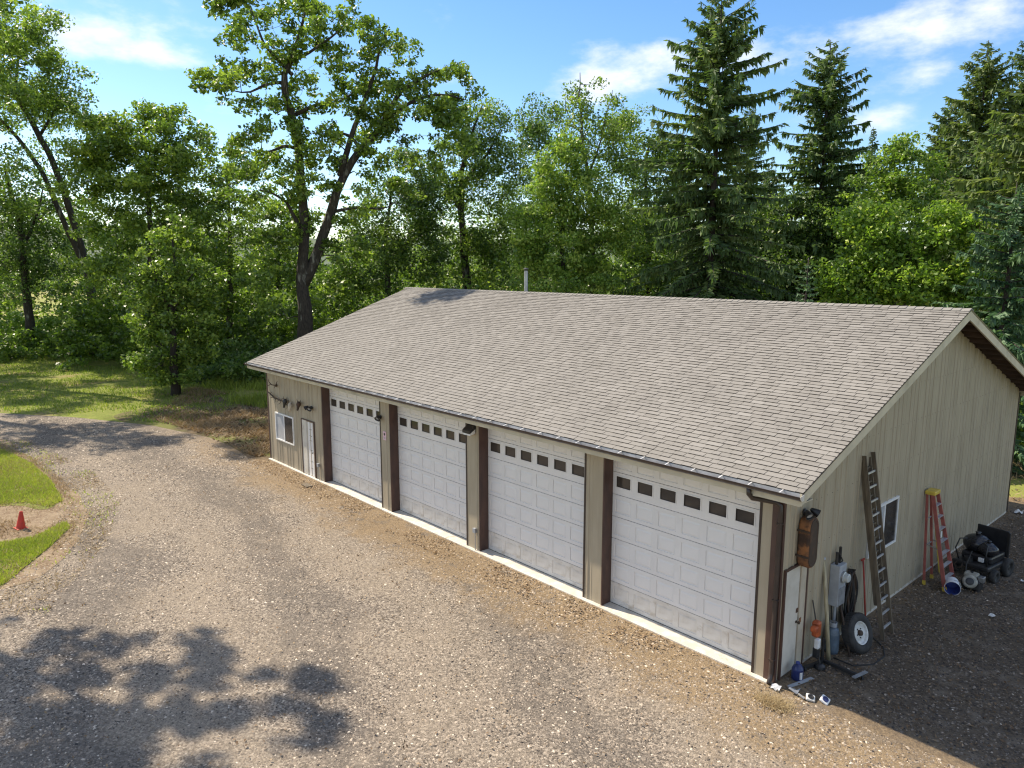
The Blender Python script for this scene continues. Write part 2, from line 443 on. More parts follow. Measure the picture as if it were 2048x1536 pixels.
class MB:
    """collects faces for ONE mesh"""
    def __init__(self):
        self.v, self.f = [], []
    def add(self, vs, fs):
        b = len(self.v)
        self.v += [tuple(map(float, p)) for p in vs]
        self.f += [tuple(b + i for i in q) for q in fs]
        return self
    def box(self, x0, x1, y0, y1, z0, z1):
        vs = [(x, y, z) for z in (z0, z1) for y in (y0, y1) for x in (x0, x1)]
        return self.add(vs, [(0, 2, 3, 1), (4, 5, 7, 6), (0, 1, 5, 4), (2, 6, 7, 3), (0, 4, 6, 2), (1, 3, 7, 5)])
    def bar(self, a, b, w, h, up=(0, 0, 1)):
        """rectangular bar from a to b"""
        a, b, up = Vector(a), Vector(b), Vector(up)
        d = (b - a).normalized()
        s = d.cross(up)
        if s.length < 1e-4: s = d.cross(Vector((1, 0, 0)))
        s.normalize(); t = s.cross(d).normalized()
        vs = [p + s * (i * w / 2) + t * (j * h / 2) for p in (a, b) for j in (-1, 1) for i in (-1, 1)]
        return self.add(vs, [(0, 2, 3, 1), (4, 5, 7, 6), (0, 1, 5, 4), (2, 6, 7, 3), (0, 4, 6, 2), (1, 3, 7, 5)])
    def tube(self, pts, rad, n=8, caps=True):
        pts = [Vector(p) for p in pts]
        if isinstance(rad, (int, float)): rad = [rad] * len(pts)
        b = len(self.v)
        prev = None
        for i, p in enumerate(pts):
            d = (pts[min(i + 1, len(pts) - 1)] - pts[max(i - 1, 0)]).normalized()
            if prev is None:
                s = d.orthogonal().normalized()
            else:
                s = (prev - d * prev.dot(d))
                s = s.normalized() if s.length > 1e-5 else d.orthogonal().normalized()
            prev = s
            t = d.cross(s)
            for k in range(n):
                a = 2 * math.pi * k / n
                self.v.append(tuple(p + (s * math.cos(a) + t * math.sin(a)) * rad[i]))
        for i in range(len(pts) - 1):
            for k in range(n):
                k2 = (k + 1) % n
                self.f.append((b + i * n + k, b + i * n + k2, b + (i + 1) * n + k2, b + (i + 1) * n + k))
        if caps:
            self.f.append(tuple(b + k for k in reversed(range(n))))
            self.f.append(tuple(b + (len(pts) - 1) * n + k for k in range(n)))
        return self
    def lathe(self, prof, origin, axis, n=24, close=False):
        """prof: (distance along axis, radius)"""
        o, ax = Vector(origin), Vector(axis).normalized()
        s = ax.orthogonal().normalized(); t = ax.cross(s)
        b = len(self.v)
        for (h, r) in prof:
            for k in range(n):
                a = 2 * math.pi * k / n
                self.v.append(tuple(o + ax * h + (s * math.cos(a) + t * math.sin(a)) * r))
        m = len(prof)
        for i in range(m if close else m - 1):
            j = (i + 1) % m
            for k in range(n):
                k2 = (k + 1) % n
                self.f.append((b + i * n + k, b + i * n + k2, b + j * n + k2, b + j * n + k))
        return self
    def prism(self, poly, vec):
        vec = Vector(vec)
        n = len(poly)
        vs = [Vector(p) for p in poly] + [Vector(p) + vec for p in poly]
        fs = [tuple(reversed(range(n))), tuple(range(n, 2 * n))]
        fs += [(i, (i + 1) % n, n + (i + 1) % n, n + i) for i in range(n)]
        return self.add(vs, fs)
    def mesh(self, name):
        me = bpy.data.meshes.new(name)
        me.from_pydata(self.v, [], self.f)
        bm = bmesh.new(); bm.from_mesh(me)
        bmesh.ops.recalc_face_normals(bm, faces=bm.faces)
        bm.to_mesh(me); bm.free()
        return me
    def build(self, name, m, parent=None, loc=None, smooth=False, bevel=0.0):
        o = link(name, self.mesh(name), m, parent, loc, smooth)
        if bevel:
            md = o.modifiers.new('bevel', 'BEVEL'); md.width = bevel; md.segments = 2; md.limit_method = 'ANGLE'
        return o

def np_mesh(name, verts, quads, tone=None):
    """fast mesh of many small quads (or tris); tone is per vertex"""
    verts = np.ascontiguousarray(verts, dtype=np.float32)
    quads = np.ascontiguousarray(quads, dtype=np.int32)
    k = quads.shape[1]
    me = bpy.data.meshes.new(name)
    me.vertices.add(len(verts)); me.vertices.foreach_set('co', verts.ravel())
    me.loops.add(quads.size); me.loops.foreach_set('vertex_index', quads.ravel())
    me.polygons.add(len(quads))
    me.polygons.foreach_set('loop_start', np.arange(0, quads.size, k, dtype=np.int32))
    me.update(calc_edges=True)
    if tone is not None:
        a = me.attributes.new('tone', 'FLOAT', 'POINT')
        a.data.foreach_set('value', np.ascontiguousarray(tone, dtype=np.float32))
    return me

def unit(v):
    return v / np.maximum(np.linalg.norm(v, axis=-1, keepdims=True), 1e-9)

def leaf_quads(pos, size, tone, rng, up=.55, aspect=.62, direction=None):
    """diamond-shaped leaf sprays at pos"""
    n = len(pos)
    nrm = unit(rng.normal(size=(n, 3)) + np.array([0, 0, up * 1.6]))
    d = rng.normal(size=(n, 3)) if direction is None else direction + rng.normal(size=(n, 3)) * .35
    d = unit(d - nrm * (d * nrm).sum(1, keepdims=True))
    s = np.cross(nrm, d)
    L = size[:, None]
    a = pos - d * L * .5
    b = pos + s * L * .5 * aspect + nrm * L * .10
    c = pos + d * L * .5 - nrm * L * .05
    e = pos - s * L * .5 * aspect + nrm * L * .10
    V = np.stack([a, b, c, e], 1).reshape(-1, 3)
    Q = np.arange(4 * n).reshape(n, 4)
    return V, Q, np.repeat(tone, 4)

# ------------------------------------------------------------------ ground
def sheet(name, poly, z, m, kind='structure', wob=0.0, step=.25, seed=1, label=None):
    """flat sheet with a wobbly outline"""
    rng = np.random.default_rng(seed)
    pts = []
    n = len(poly)
    for i in range(n):
        a, b = np.array(poly[i], float), np.array(poly[(i + 1) % n], float)
        k = max(1, int(np.linalg.norm(b - a) / step)) if wob else 1
        for j in range(k):
            pts.append(a + (b - a) * j / k)
    pts = np.array(pts)
    if wob:
        # smooth the corners, then add multi-scale wobble
        for _ in range(6):
            pts = (np.roll(pts, 1, 0) + pts * 2 + np.roll(pts, -1, 0)) / 4
        N_ = len(pts)
        off = np.zeros((N_, 2))
        for per, amp in ((18, .5), (6, .3), (2.4, .22)):
            kk = max(3, int(N_ * step / per))
            ctrl = rng.normal(size=(kk, 2)) * amp * wob
            t = np.linspace(0, kk, N_, endpoint=False)
            i0 = t.astype(int) % kk; i1 = (i0 + 1) % kk; f = (t - t.astype(int))[:, None]; f = f * f * (3 - 2 * f)
            off += ctrl[i0] * (1 - f) + ctrl[i1] * f
        pts = pts + off
    bm = bmesh.new()
    vs = [bm.verts.new((p[0], p[1], z)) for p in pts]
    es = [bm.edges.new((vs[i], vs[(i + 1) % len(vs)])) for i in range(len(vs))]
    bmesh.ops.triangle_fill(bm, edges=es, use_beauty=True)
    for f in bm.faces:
        f.normal_update()
        if f.normal.z < 0: f.normal_flip()
    me = bpy.data.meshes.new(name); bm.to_mesh(me); bm.free()
    o = link(name, me, m)
    return tag(o, kind=kind)

S = 6000
sheet('ground', [(-S, -S), (S, -S), (S, S), (-S, S)], 0.0, 'ground_field')
WOOD = [(-92, -30), (-84, -6), (-80, 0), (-72, 10), (-50, 10.5), (-40, 8), (-30, 6.5), (-24, 5), (-24, 17), (-1.5, 19.5), (14, 24), (26, 50), (-10, 78), (-70, 60), (-104, 24)]
sheet('woodland_floor', WOOD, .004, 'ground_woodland', wob=.8, step=.5, seed=3)
LAWN = [(-86, -24), (-81, -3), (-78, 2), (-71, 9), (-50, 9), (-43, 6.5), (-36, 4), (-30, 2.5), (-26, .5), (-26, -2.5), (-34, -5.5), (-41.2, -9.0), (-60, -19), (-70, -25)]
sheet('lawn', LAWN, .008, 'ground_lawn', wob=.8, step=.3, seed=5)
GRAVEL = [(-22, 1.0), (-22.6, -.6), (-24.4, -.5), (-28, -.5), (-32.6, -1.5), (-37.4, -3.9), (-41.2, -6.6), (-60, -17), (-80, -28), (-84, -36), (-60, -27), (-40, -13.5),
          (-37, -12), (-20, -19), (-10, -34), (26, -34), (26, 20), (6, 19), (-.5, 16.6), (-2, 12)]
sheet('gravel_driveway', GRAVEL, .012, 'ground_gravel', wob=.45, step=.3, seed=7)
def gpoly(px_pts, extra):
    return [tuple(ground_at(*p)[:2]) for p in px_pts] + extra
BARE = [(-39, 3.6), (-34, 5.2), (-28, 6.5), (-22.3, 6.5), (-22.3, -1.2), (-27, -1.8), (-33, -2.6), (-36.5, -2.6), (-37.5, .3)]
sheet('bare_soil', BARE, .0105, 'ground_bare', wob=.7, step=.25, seed=15)
ISLAND = gpoly([(0, 890), (70, 918), (128, 962), (152, 1010), (150, 1062), (112, 1108), (60, 1155), (0, 1200)], [(-14.2, -12.5), (-20, -15), (-36, -14), (-37.5, -10)])
sheet('soil_bank', ISLAND, .020, 'ground_soil', wob=.8, step=.2, seed=9)
LAWN_A = gpoly([(-40, 900), (0, 900), (62, 928), (104, 964), (126, 1004), (96, 1016), (50, 1006), (0, 1012)], [(-23, -9.8), (-26, -11), (-33, -11)])
LAWN_B = gpoly([(0, 1088), (70, 1076), (128, 1046), (142, 1056), (104, 1092), (58, 1130), (12, 1168), (-10, 1180)], [(-15.2, -12), (-19, -13.5), (-19.6, -11)])
sheet('lawn_patch', LAWN_A, .028, 'ground_lawn', wob=.4, step=.15, seed=11)
sheet('lawn_patch', LAWN_B, .028, 'ground_lawn', wob=.3, step=.15, seed=13)

def in_poly(p, poly):
    x, y = p[:, 0], p[:, 1]
    inside = np.zeros(len(p), bool)
    n = len(poly)
    j = n - 1
    for i in range(n):
        xi, yi = poly[i]; xj, yj = poly[j]
        c = ((yi > y) != (yj > y)) & (x < (xj - xi) * (y - yi) / (yj - yi + 1e-12) + xi)
        inside ^= c
        j = i
    return inside

def vnoise(p, scale, seed):
    """cheap smooth value noise on the plane"""
    r = np.random.default_rng(seed)
    T = r.random((64, 64))
    q = p[:, :2] * scale
    i = np.floor(q).astype(int); f = q - i; f = f * f * (3 - 2 * f)
    a = T[i[:, 0] % 64, i[:, 1] % 64]; b = T[(i[:, 0] + 1) % 64, i[:, 1] % 64]
    c = T[i[:, 0] % 64, (i[:, 1] + 1) % 64]; d = T[(i[:, 0] + 1) % 64, (i[:, 1] + 1) % 64]
    return (a * (1 - f[:, 0]) + b * f[:, 0]) * (1 - f[:, 1]) + (c * (1 - f[:, 0]) + d * f[:, 0]) * f[:, 1]

def hills():
    mb = MB()
    for (az0, az1, dist, h, sd) in ((-1.75, .2, 2600, 150, 4), (-1.75, .2, 4300, 330, 8)):
        r = np.random.default_rng(sd)
        n = 60
        hs_ = np.convolve(r.random(n + 8), np.ones(9) / 9, 'valid')[:n]
        hs_ = h * (.55 + 1.2 * (hs_ - .35))
        for i in range(n - 1):
            a, b = az0 + (az1 - az0) * i / n, az0 + (az1 - az0) * (i + 1) / n
            p = lambda t, d, z: (math.sin(t) * d, math.cos(t) * d, z)
            mb.add([p(a, dist, -2), p(b, dist, -2), p(b, dist + 900, hs_[i + 1]), p(a, dist + 900, hs_[i]), p(b, dist + 2200, -2), p(a, dist + 2200, -2)],
                   [(0, 1, 2, 3), (3, 2, 4, 5)])
    mat('hill_wood', (.06, .09, .05), (.10, .13, .06), rough=.95, scale=.004)
    tag(mb.build('hills', 'hill_wood'), kind='structure')
hills()

# ------------------------------------------------------------------ garage building
XL, YB = -22.45, 14.85                 # left wall, back wall
RX0, RX1 = -23.1, .57                  # roof ends
SL = .36                               # roof slope
EY, EZ = -.50, 4.03                    # front eave line (roof top)
RY = YB / 2
RZ = EZ + SL * (RY - EY)
roof_z = lambda y: EZ + SL * (min(y, YB - y) - EY)
B = empty('garage_building', 'long tan metal-sided garage with four white overhead doors and brown-grey shingle roof', 'garage')
OPEN = [(-.475 - 3.855 - 4.47 * k, -.475 - 4.47 * k) for k in range(4)]
REC = .28                              # door recess
HEAD = 3.74                            # opening head

# slab
slab = MB()
slab.box(XL + .02, -.02, -.12, YB - .02, -.1, .045)
slab.build('concrete_slab', 'concrete', B, bevel=.01)

def rib_profile(u0, u1, pitch=.229, h=.016):
    """ribbed sheet profile (u, depth) between u0 and u1, ribs on a global pitch"""
    pts = [(u0, 0.0)]
    k = math.ceil((u0 + .03) / pitch)
    while k * pitch < u1 - .03:
        c = k * pitch
        for du, dd in ((-.030, 0), (-.014, h), (.014, h), (.030, 0)):
            if u0 < c + du < u1: pts.append((c + du, dd))
        c2 = c + pitch / 2
        for du, dd in ((-.022, 0), (-.010, .0045), (.010, .0045), (.022, 0)):
            if u0 < c2 + du < u1: pts.append((c2 + du, dd))
        k += 1
    pts.append((u1, 0.0))
    return pts

def siding(parent, axis, sgn, plane, u0, u1, z0, top, name='siding_panel', width=.916):
    """ribbed panels on a wall; axis 'x' = wall runs along x (faces -y), 'y' = runs along y (faces +x / -x)"""
    k0 = math.floor(u0 / width)
    u = u0
    k = k0 + 1
    i = 0
    while u < u1 - 1e-4:
        e = min(u1, k * width)
        if e - u > .02:
            pr = rib_profile(u, e)
            # extra points at the ridge so that the top follows the roofline
            mb = MB()
            vs = []
            lift = .0015 * (i % 2)
            for (uu, dd) in pr:
                d = plane + sgn * (dd + .004 + lift)
                for z in (z0, top(uu)):
                    vs.append((uu, d, z) if axis == 'x' else (d, uu, z))
            n = len(pr)
            mb.add(vs, [(2 * j, 2 * j + 2, 2 * j + 3, 2 * j + 1) for j in range(n - 1)])
            mb.build(name, 'tan_siding', parent)
        u = e
        k += 1
        i += 1

# front wall, left bay
WT = 3.86
wall_l = MB().box(XL, OPEN[3][0] - .02, 0.0, .2, .045, WT).build('front_wall', 'wall_core', B)
siding(wall_l, 'x', -1, 0.0, XL + .05, OPEN[3][0] - .06, .06, lambda u: WT - .02)
# header above the doors
hd = MB()
hd.box(OPEN[3][0] - .0195, 0, .004, .2, HEAD, WT)
hd.build('door_header', 'cream_trim', B)
# pillars between the openings
for k in range(4):
    x1 = OPEN[k - 1][0] if k else 0.0
    x0 = OPEN[k][1]
    pl = MB().box(x0, x1 - .004, .002, REC + .12, .045, HEAD - .002).build('pillar', 'wall_core', B)
    siding(pl, 'x', -1, 0.0, x0 + .045, (x1 - .04) if k else -.22, .05, lambda u: HEAD + .06)
    MB().box(x0 - .006, x0 + .045, -.014, .06, .046, HEAD + .05).build('edge_trim', 'dark_brown_metal', pl)
    if k:
        # brown jamb facing the next door and its front return
        MB().box(x1 - .035, x1, -.026, REC, .046, HEAD + .05).build('jamb_trim', 'brown_trim', pl, bevel=.006)
MB().box(OPEN[3][0] - .05, OPEN[3][0], -.026, REC, .046, HEAD + .05).build('jamb_trim', 'brown_trim', wall_l, bevel=.006)
# corner trims
MB().box(-.22, .022, -.022, .045, .03, WT).build('corner_trim', 'brown_trim', B, bevel=.006)
MB().box(XL - .022, XL + .06, -.022, .10, .03, WT).build('corner_trim', 'brown_trim', B, bevel=.006)
MB().box(-.06, .024, YB - .06, YB + .024, .03, WT + .1).build('corner_trim', 'dark_brown_metal', B, bevel=.006)

# gable walls + back wall
def gable(x0, x1, name):
    poly = [(x0, .2, .045), (x0, YB - .0, .045), (x0, YB, roof_z(YB) - .2), (x0, RY, RZ - .2), (x0, .2, roof_z(.2) - .2)]
    return MB().prism(poly, (x1 - x0, 0, 0)).build(name, 'wall_core', B)
gr_ = gable(-.2, 0.0, 'gable_wall')
gl_ = gable(XL, XL + .2, 'gable_wall')
MB().box(XL + .2, -.2, YB - .2, YB - .004, .045, WT + .1).build('back_wall', 'tan_siding', B)
DY0, DY1 = .16, 1.0     # side-door opening on the gable
siding(gr_, 'y', 1, 0.0, .02, DY0 - .02, .06, lambda u: roof_z(u) - .17)
siding(gr_, 'y', 1, 0.0, DY0 - .02, DY1 + .02, 2.27, lambda u: roof_z(u) - .17)
siding(gr_, 'y', 1, 0.0, DY1 + .02, RY, .06, lambda u: roof_z(u) - .17)
siding(gr_, 'y', 1, 0.0, RY, YB - .05, .06, lambda u: roof_z(u) - .17)
siding(gl_, 'y', -1, XL, .1, RY, .06, lambda u: roof_z(u) - .17)
siding(gl_, 'y', -1, XL, RY, YB, .06, lambda u: roof_z(u) - .17)
# base strip and screw lines on the gable
MB().box(-.02, .012, DY1 + .1, YB - .06, .0, .075).build('base_strip', 'concrete', gr_)
scr = MB()
for zz in (.55, 1.5, 2.45, 3.4, 4.3, 5.2, 6.0):
    u = 1.2
    while u < YB - .3:
        if roof_z(u) - .35 > zz:
            scr.lathe([(0, .009), (.006, .008), (.009, .002)], (.004, u + .05, zz), (1, 0, 0), n=5)
        u += .229
tag(scr.build('siding_screws', 'dark_brown_metal', gr_), kind='stuff')

# ---- roof
TH = math.atan(SL)
deck = MB()
for sgn in (1, -1):
    y = lambda t: t if sgn > 0 else YB - t
    for (a, b) in ((EY, RY),):
        poly = [(RX0, y(a), EZ - .012), (RX0, y(b), RZ - .012), (RX0, y(b), RZ - .06), (RX0, y(a), EZ - .06)]
        deck.prism(poly, (RX1 - .04 - RX0, 0, 0))
roof = deck.build('roof', 'deck_wood', B)
back = MB().prism([(RX0, RY, RZ + .006), (RX0, YB + .5, EZ + .006), (RX0, YB + .5, EZ - .01), (RX0, RY, RZ - .01)], (RX1 - RX0, 0, 0))

d_s = np.array([0, math.cos(TH), math.sin(TH)]); d_n = np.array([0, -math.sin(TH), math.cos(TH)])
S_LEN = (RY - EY) / math.cos(TH)
EXPO = .1435
def tab(x0, x1, s0, t, jit):
    """one shingle tab: top face, butt face, two edges, underside left open under the next course"""
    o = np.array([0, EY, EZ])
    P = lambda x, s, h: np.array([x, 0, 0]) + o + d_s * s + d_n * h
    s1 = min(s0 + EXPO * 1.18, S_LEN)
    b = s0 + jit
    vs = [P(x0, b, .0), P(x1, b, .0), P(x0, b, t + .006), P(x1, b, t + .006), P(x0, s1, .001), P(x1, s1, .001)]
    fs = [(0, 1, 3, 2), (2, 3, 5, 4), (0, 2, 4), (1, 5, 3)]
    return vs, fs
tabs = []
rr = random.Random(3)
nc = int(S_LEN / EXPO)
for c in range(nc + 1):
    s0 = c * EXPO - .02
    x = RX1 + .012
    first = True
    thick = rr.random() < .5
    while x > RX0:
        w = rr.choice((.17, .22, .26, .3, .3, .33, .36))
        if first: w *= rr.uniform(.4, 1); first = False
        xe = max(RX0 - .01, x - w)
        tabs.append((xe + .008, x, s0, .016 if thick else .009, rr.uniform(-.004, .004), min(1, max(0, rr.gauss(.5, .12)))))
        thick = not thick if rr.random() < .85 else thick
        x = xe
        if x <= RX0: break
o3 = np.array([0, EY, EZ])
def tdist(t):
    p = np.array([(t[0] + t[1]) / 2, 0, 0]) + o3 + d_s * t[2]
    return np.linalg.norm(p - CAM) / math.sqrt(t[1] - t[0])
order = sorted(range(len(tabs)), key=lambda i: tdist(tabs[i]))
near = set(order[:300])
rest_v, rest_f, rest_t = [], [], []
for i, t in enumerate(tabs):
    vs, fs = tab(*t[:5])
    if i in near:
        me = bpy.data.meshes.new('shingle')
        me.from_pydata([tuple(v) for v in vs], [], fs)
        a = me.attributes.new('tone', 'FLOAT', 'POINT'); a.data.foreach_set('value', [t[5]] * 6)
        me.materials.append(MATS['shingle']); me.materials.append(MATS['shingle_edge'])
        me.polygons.foreach_set('material_index', [1, 0, 1, 1])
        link('shingle', me, None, roof)
    else:
        b = len(rest_v)
        rest_v += [tuple(v) for v in vs]; rest_f += [tuple(b + q for q in f) for f in fs]; rest_t += [t[5]] * 6
me = bpy.data.meshes.new('shingle_field')
me.from_pydata(rest_v, [], rest_f)
a = me.attributes.new('tone', 'FLOAT', 'POINT'); a.data.foreach_set('value', rest_t)
me.materials.append(MATS['shingle']); me.materials.append(MATS['shingle_edge'])
me.polygons.foreach_set('material_index', [1, 0, 1, 1] * (len(rest_f) // 4))
tag(link('shingle_field', me, None, roof), kind='stuff')
bk = back.build('rear_shingle_field', 'shingle', roof)
a = bk.data.attributes.new('tone', 'FLOAT', 'POINT'); a.data.foreach_set('value', [.45] * len(bk.data.vertices))
tag(bk, kind='stuff')
# ridge caps, each lapping the next
x = RX1 + .01
while x > RX0 + .1:
    L = .30
    o = np.array([0, RY, RZ])
    vs = []
    for (xx, h) in ((x, .036), (x - L, .016)):
        for (side, off) in ((-1, .15), (0, 0), (1, .15)):
            z = -SL * off
            vs.append((xx, RY + side * off, RZ + z + h))
    vs += [(x, RY - .15, RZ - SL * .15 + .012), (x, RY, RZ + .012), (x, RY + .15, RZ - SL * .15 + .012)]
    me = bpy.data.meshes.new('ridge_cap')
    me.from_pydata(vs, [], [(0, 1, 4, 3), (1, 2, 5, 4), (0, 6, 7, 1), (1, 7, 8, 2), (0, 3, 6), (2, 8, 5)])
    a = me.attributes.new('tone', 'FLOAT', 'POINT'); a.data.foreach_set('value', [rr.uniform(.25, .75)] * len(vs))
    link('ridge_cap', me, 'shingle', roof)
    x -= .205
# rake boards, drip edge, purlins
for sgn in (1, -1):
    yy = lambda t: t if sgn > 0 else YB - t
    for x0, x1 in ((RX1 - .04, RX1), (RX0, RX0 + .04)):
        e0 = EY - .02
        zb = EZ - SL * .02
        poly = [(x0, yy(e0), zb - .004), (x0, yy(RY - .002), RZ - .004), (x0, yy(RY - .002), RZ - .245), (x0, yy(e0), zb - .225)]
        MB().prism(poly, (x1 - x0, 0, 0)).build('rake_board', 'cream_trim', B)
        poly = [(x0 - .004, yy(e0), zb + .012), (x0 - .004, yy(RY - .003), RZ + .012), (x0 - .004, yy(RY - .003), RZ - .03), (x0 - .004, yy(e0), zb - .03)]
        xa = x1 if x1 == RX1 else x0 - .004
        if x1 == RX1:
            MB().prism([(x1, p[1], p[2]) for p in poly], (.006, 0, 0)).build('drip_edge', 'dark_brown_metal', B)
    # purlin ends carried through the gable wall
    s = .55
    while s < S_LEN - .25:
        yc = EY + s * math.cos(TH); zc = EZ + s * math.sin(TH)
        n_ = Vector((0, -math.sin(TH), math.cos(TH)))
        a = Vector((-.15, yc, zc)) - n_ * .135
        b_ = Vector((RX1 - .042, yc, zc)) - n_ * .135
        if sgn < 0:
            a.y = YB - a.y; b_.y = YB - b_.y; n_.y = -n_.y
        MB().bar(a, b_, .045, .145, up=n_).build('purlin', 'purlin_wood', roof)
        s += .56
# front fascia, soffit, gutter with hangers, back fascia
MB().box(RX0 + .042, RX1 - .042, EY, EY + .035, 3.775, EZ - .065).build('fascia', 'cream_trim', B)
MB().box(RX0 + .05, RX1 - .05, EY + .036, .0, 3.80, 3.815).build('soffit', 'cream_trim', B)
MB().box(RX0 + .042, RX1 - .042, YB + .46, YB + .495, 3.78, EZ - .065).build('fascia', 'cream_trim', B)
gy = EY - .002
gp = [(gy, 4.02), (gy, 3.905), (gy - .085, 3.905), (gy - .115, 3.93), (gy - .14, 3.96), (gy - .15, 3.992), (gy - .138, 3.992), (gy - .126, 3.962), (gy - .1, 3.938), (gy - .08, 3.918), (gy - .012, 3.918), (gy - .012, 4.02)]
gut = MB().prism([(RX0 - .02, y, z) for y, z in gp], (RX1 + .03 - RX0 + .02, 0, 0)).build('gutter', 'dark_brown_metal', B)
MB().box(RX0, RX1, gy - .108, gy - .013, 3.9185, 3.922).build('gutter_lining', 'gutter_inside', gut)
MB().box(RX0, RX1 + .02, gy - .0165, gy - .0125, 3.923, 4.018).build('back_flange', 'gutter_inside', gut)
for xe in (RX0 - .024, RX1 + .03):
    MB().prism([(xe, y, z) for y, z in gp[:6]], (.004, 0, 0)).build('end_cap', 'dark_brown_metal' if xe < 0 else 'hanger_metal', gut)  # near cap coloured pale to imitate the lit tip of the gutter
x = RX1 - .35
while x > RX0:
    MB().bar((x, gy - .148, 3.999), (x, gy + .0, 4.026), .026, .007).build('gutter_hanger', 'hanger_metal', gut)
    x -= .61
# downspout at the near corner: outlet, elbow and pipe
ds = MB()
ds.tube([(-.42, gy - .055, 3.91), (-.42, gy - .05, 3.80), (-.38, gy + .0, 3.72), (-.12, -.12, 3.62), (-.045, -.075, 3.56), (-.035, -.068, 3.4), (-.035, -.068, .25), (-.03, -.10, .14), (.0, -.2, .09)], .046, n=8)
dsp = ds.build('downspout', 'dark_brown_metal', B, smooth=True)
for z in (3.2, 1.7, .5):
    MB().box(-.088, .018, -.118, -.0225, z, z + .03).build('pipe_strap', 'dark_brown_metal', dsp)
# stove pipe through the roof near the ridge
cp = at(1052, 585, 1.0)
CHX, CHY = -15.35, 7.82
chim = MB().lathe([(0, 0), (0, .075), (1.02, .075), (.95, 0)], (CHX, CHY, roof_z(CHY) - .05), (0, 0, 1), n=16).build('stove_pipe', 'galvanised', B, smooth=False)
zt = roof_z(CHY) + .97
MB().lathe([(0, .07), (.06, .07), (.06, .125), (.07, .125), (.12, .03), (.12, 0)], (CHX, CHY, zt), (0, 0, 1), n=16).build('rain_cap', 'black_metal', chim)
MB().lathe([(0, .26), (.06, .20), (.12, .12)], (CHX, CHY, roof_z(CHY) - .02), (0, -.3, 1), n=16).build('flashing', 'grey_paint', chim)

# ---- overhead doors
SEC = .5325
PITCHX = .6135
sec_cache, pan_cache, frm_cache, pane_cache = {}, None, None, None
def raised_panel(w, h):
    """panel set in its opening: deep groove all round, centre field standing back up to the rail face"""
    mb = MB()
    vs = []
    for ins, dep in ((0, .013), (.018, .013), (.05, .003), (.06, .002)):
        vs += [(ins, dep, ins), (w - ins, dep, ins), (w - ins, dep, h - ins), (ins, dep, h - ins)]
    fs = []
    for r_ in range(3):
        for k in range(4):
            a_, b_ = r_ * 4 + k, r_ * 4 + (k + 1) % 4
            fs.append((a_, b_, b_ + 4, a_ + 4))
    fs.append((12, 13, 14, 15))
    mb.add(vs, fs)
    return mb.mesh('raised_panel')
pan_me = raised_panel(.47, .34)
pan_me.materials.append(MATS['door_white'])
DW = 3.855
sec_me = {}
def section_mesh(window, low=False):
    mb = MB()
    z0, z1 = .006, SEC - .006
    zo0, zo1, xo, wo = (.165, .465, .085, .45) if window else (.095, .435, .075, .47)
    mb.box(0, DW - .01, -.02, .02, z0, zo0)
    mb.box(0, DW - .01, -.02, .02, zo1, z1)
    prev = 0
    for k in range(6):
        x_ = PITCHX * k + xo
        mb.box(prev, x_, -.02, .02, zo0, zo1)
        prev = x_ + wo
    mb.box(prev, DW - .01, -.02, .02, zo0, zo1)
    me_ = mb.mesh('door_section'); me_.materials.append(MATS['door_dirty' if low else 'door_white'])
    return me_
sec_me = {False: section_mesh(False), True: section_mesh(True), 'low': section_mesh(False, True)}
pan_low = pan_me.copy(); pan_low.materials.clear(); pan_low.materials.append(MATS['door_dirty'])
fr = MB()
for (x0, x1, z0, z1) in ((0, .45, 0, .022), (0, .45, .278, .30), (0, .022, .022, .278), (.428, .45, .022, .278)):
    fr.box(x0, x1, -.03, -.0201, z0, z1)
frm_me = fr.mesh('window_frame'); frm_me.materials.append(MATS['door_white'])
pane_me = MB().box(.004, .446, -.004, .004, .004, .296).mesh('window_pane'); pane_me.materials.append(MATS['pane_dark'])
for k, (x0, x1) in enumerate(OPEN):
    core = MB().box(x0, x1, REC + .045, REC + .075, .05, HEAD).build('garage_door', 'door_gap', B)
    ox = x0 + .005
    for s_ in range(7):
        z = .052 + SEC * s_
        win = s_ == 5
        link('door_section', sec_me['low' if s_ == 0 else win], None, core, (ox, REC + .022, z))
        for q in range(6):
            if win:
                link('window_pane', pane_me, None, core, (ox + PITCHX * q + .085, REC + .026, z + .165))
                link('window_frame', frm_me, None, core, (ox + PITCHX * q + .085, REC + .022, z + .165))
            else:
                link('raised_panel', pan_me if s_ else pan_low, None, core, (ox + PITCHX * q + .075, REC + .0025, z + .095))
    MB().box(x0 + .01, x1 - .01, REC - .002, REC + .04, .046, .0565).build('bottom_seal', 'rubber', core)

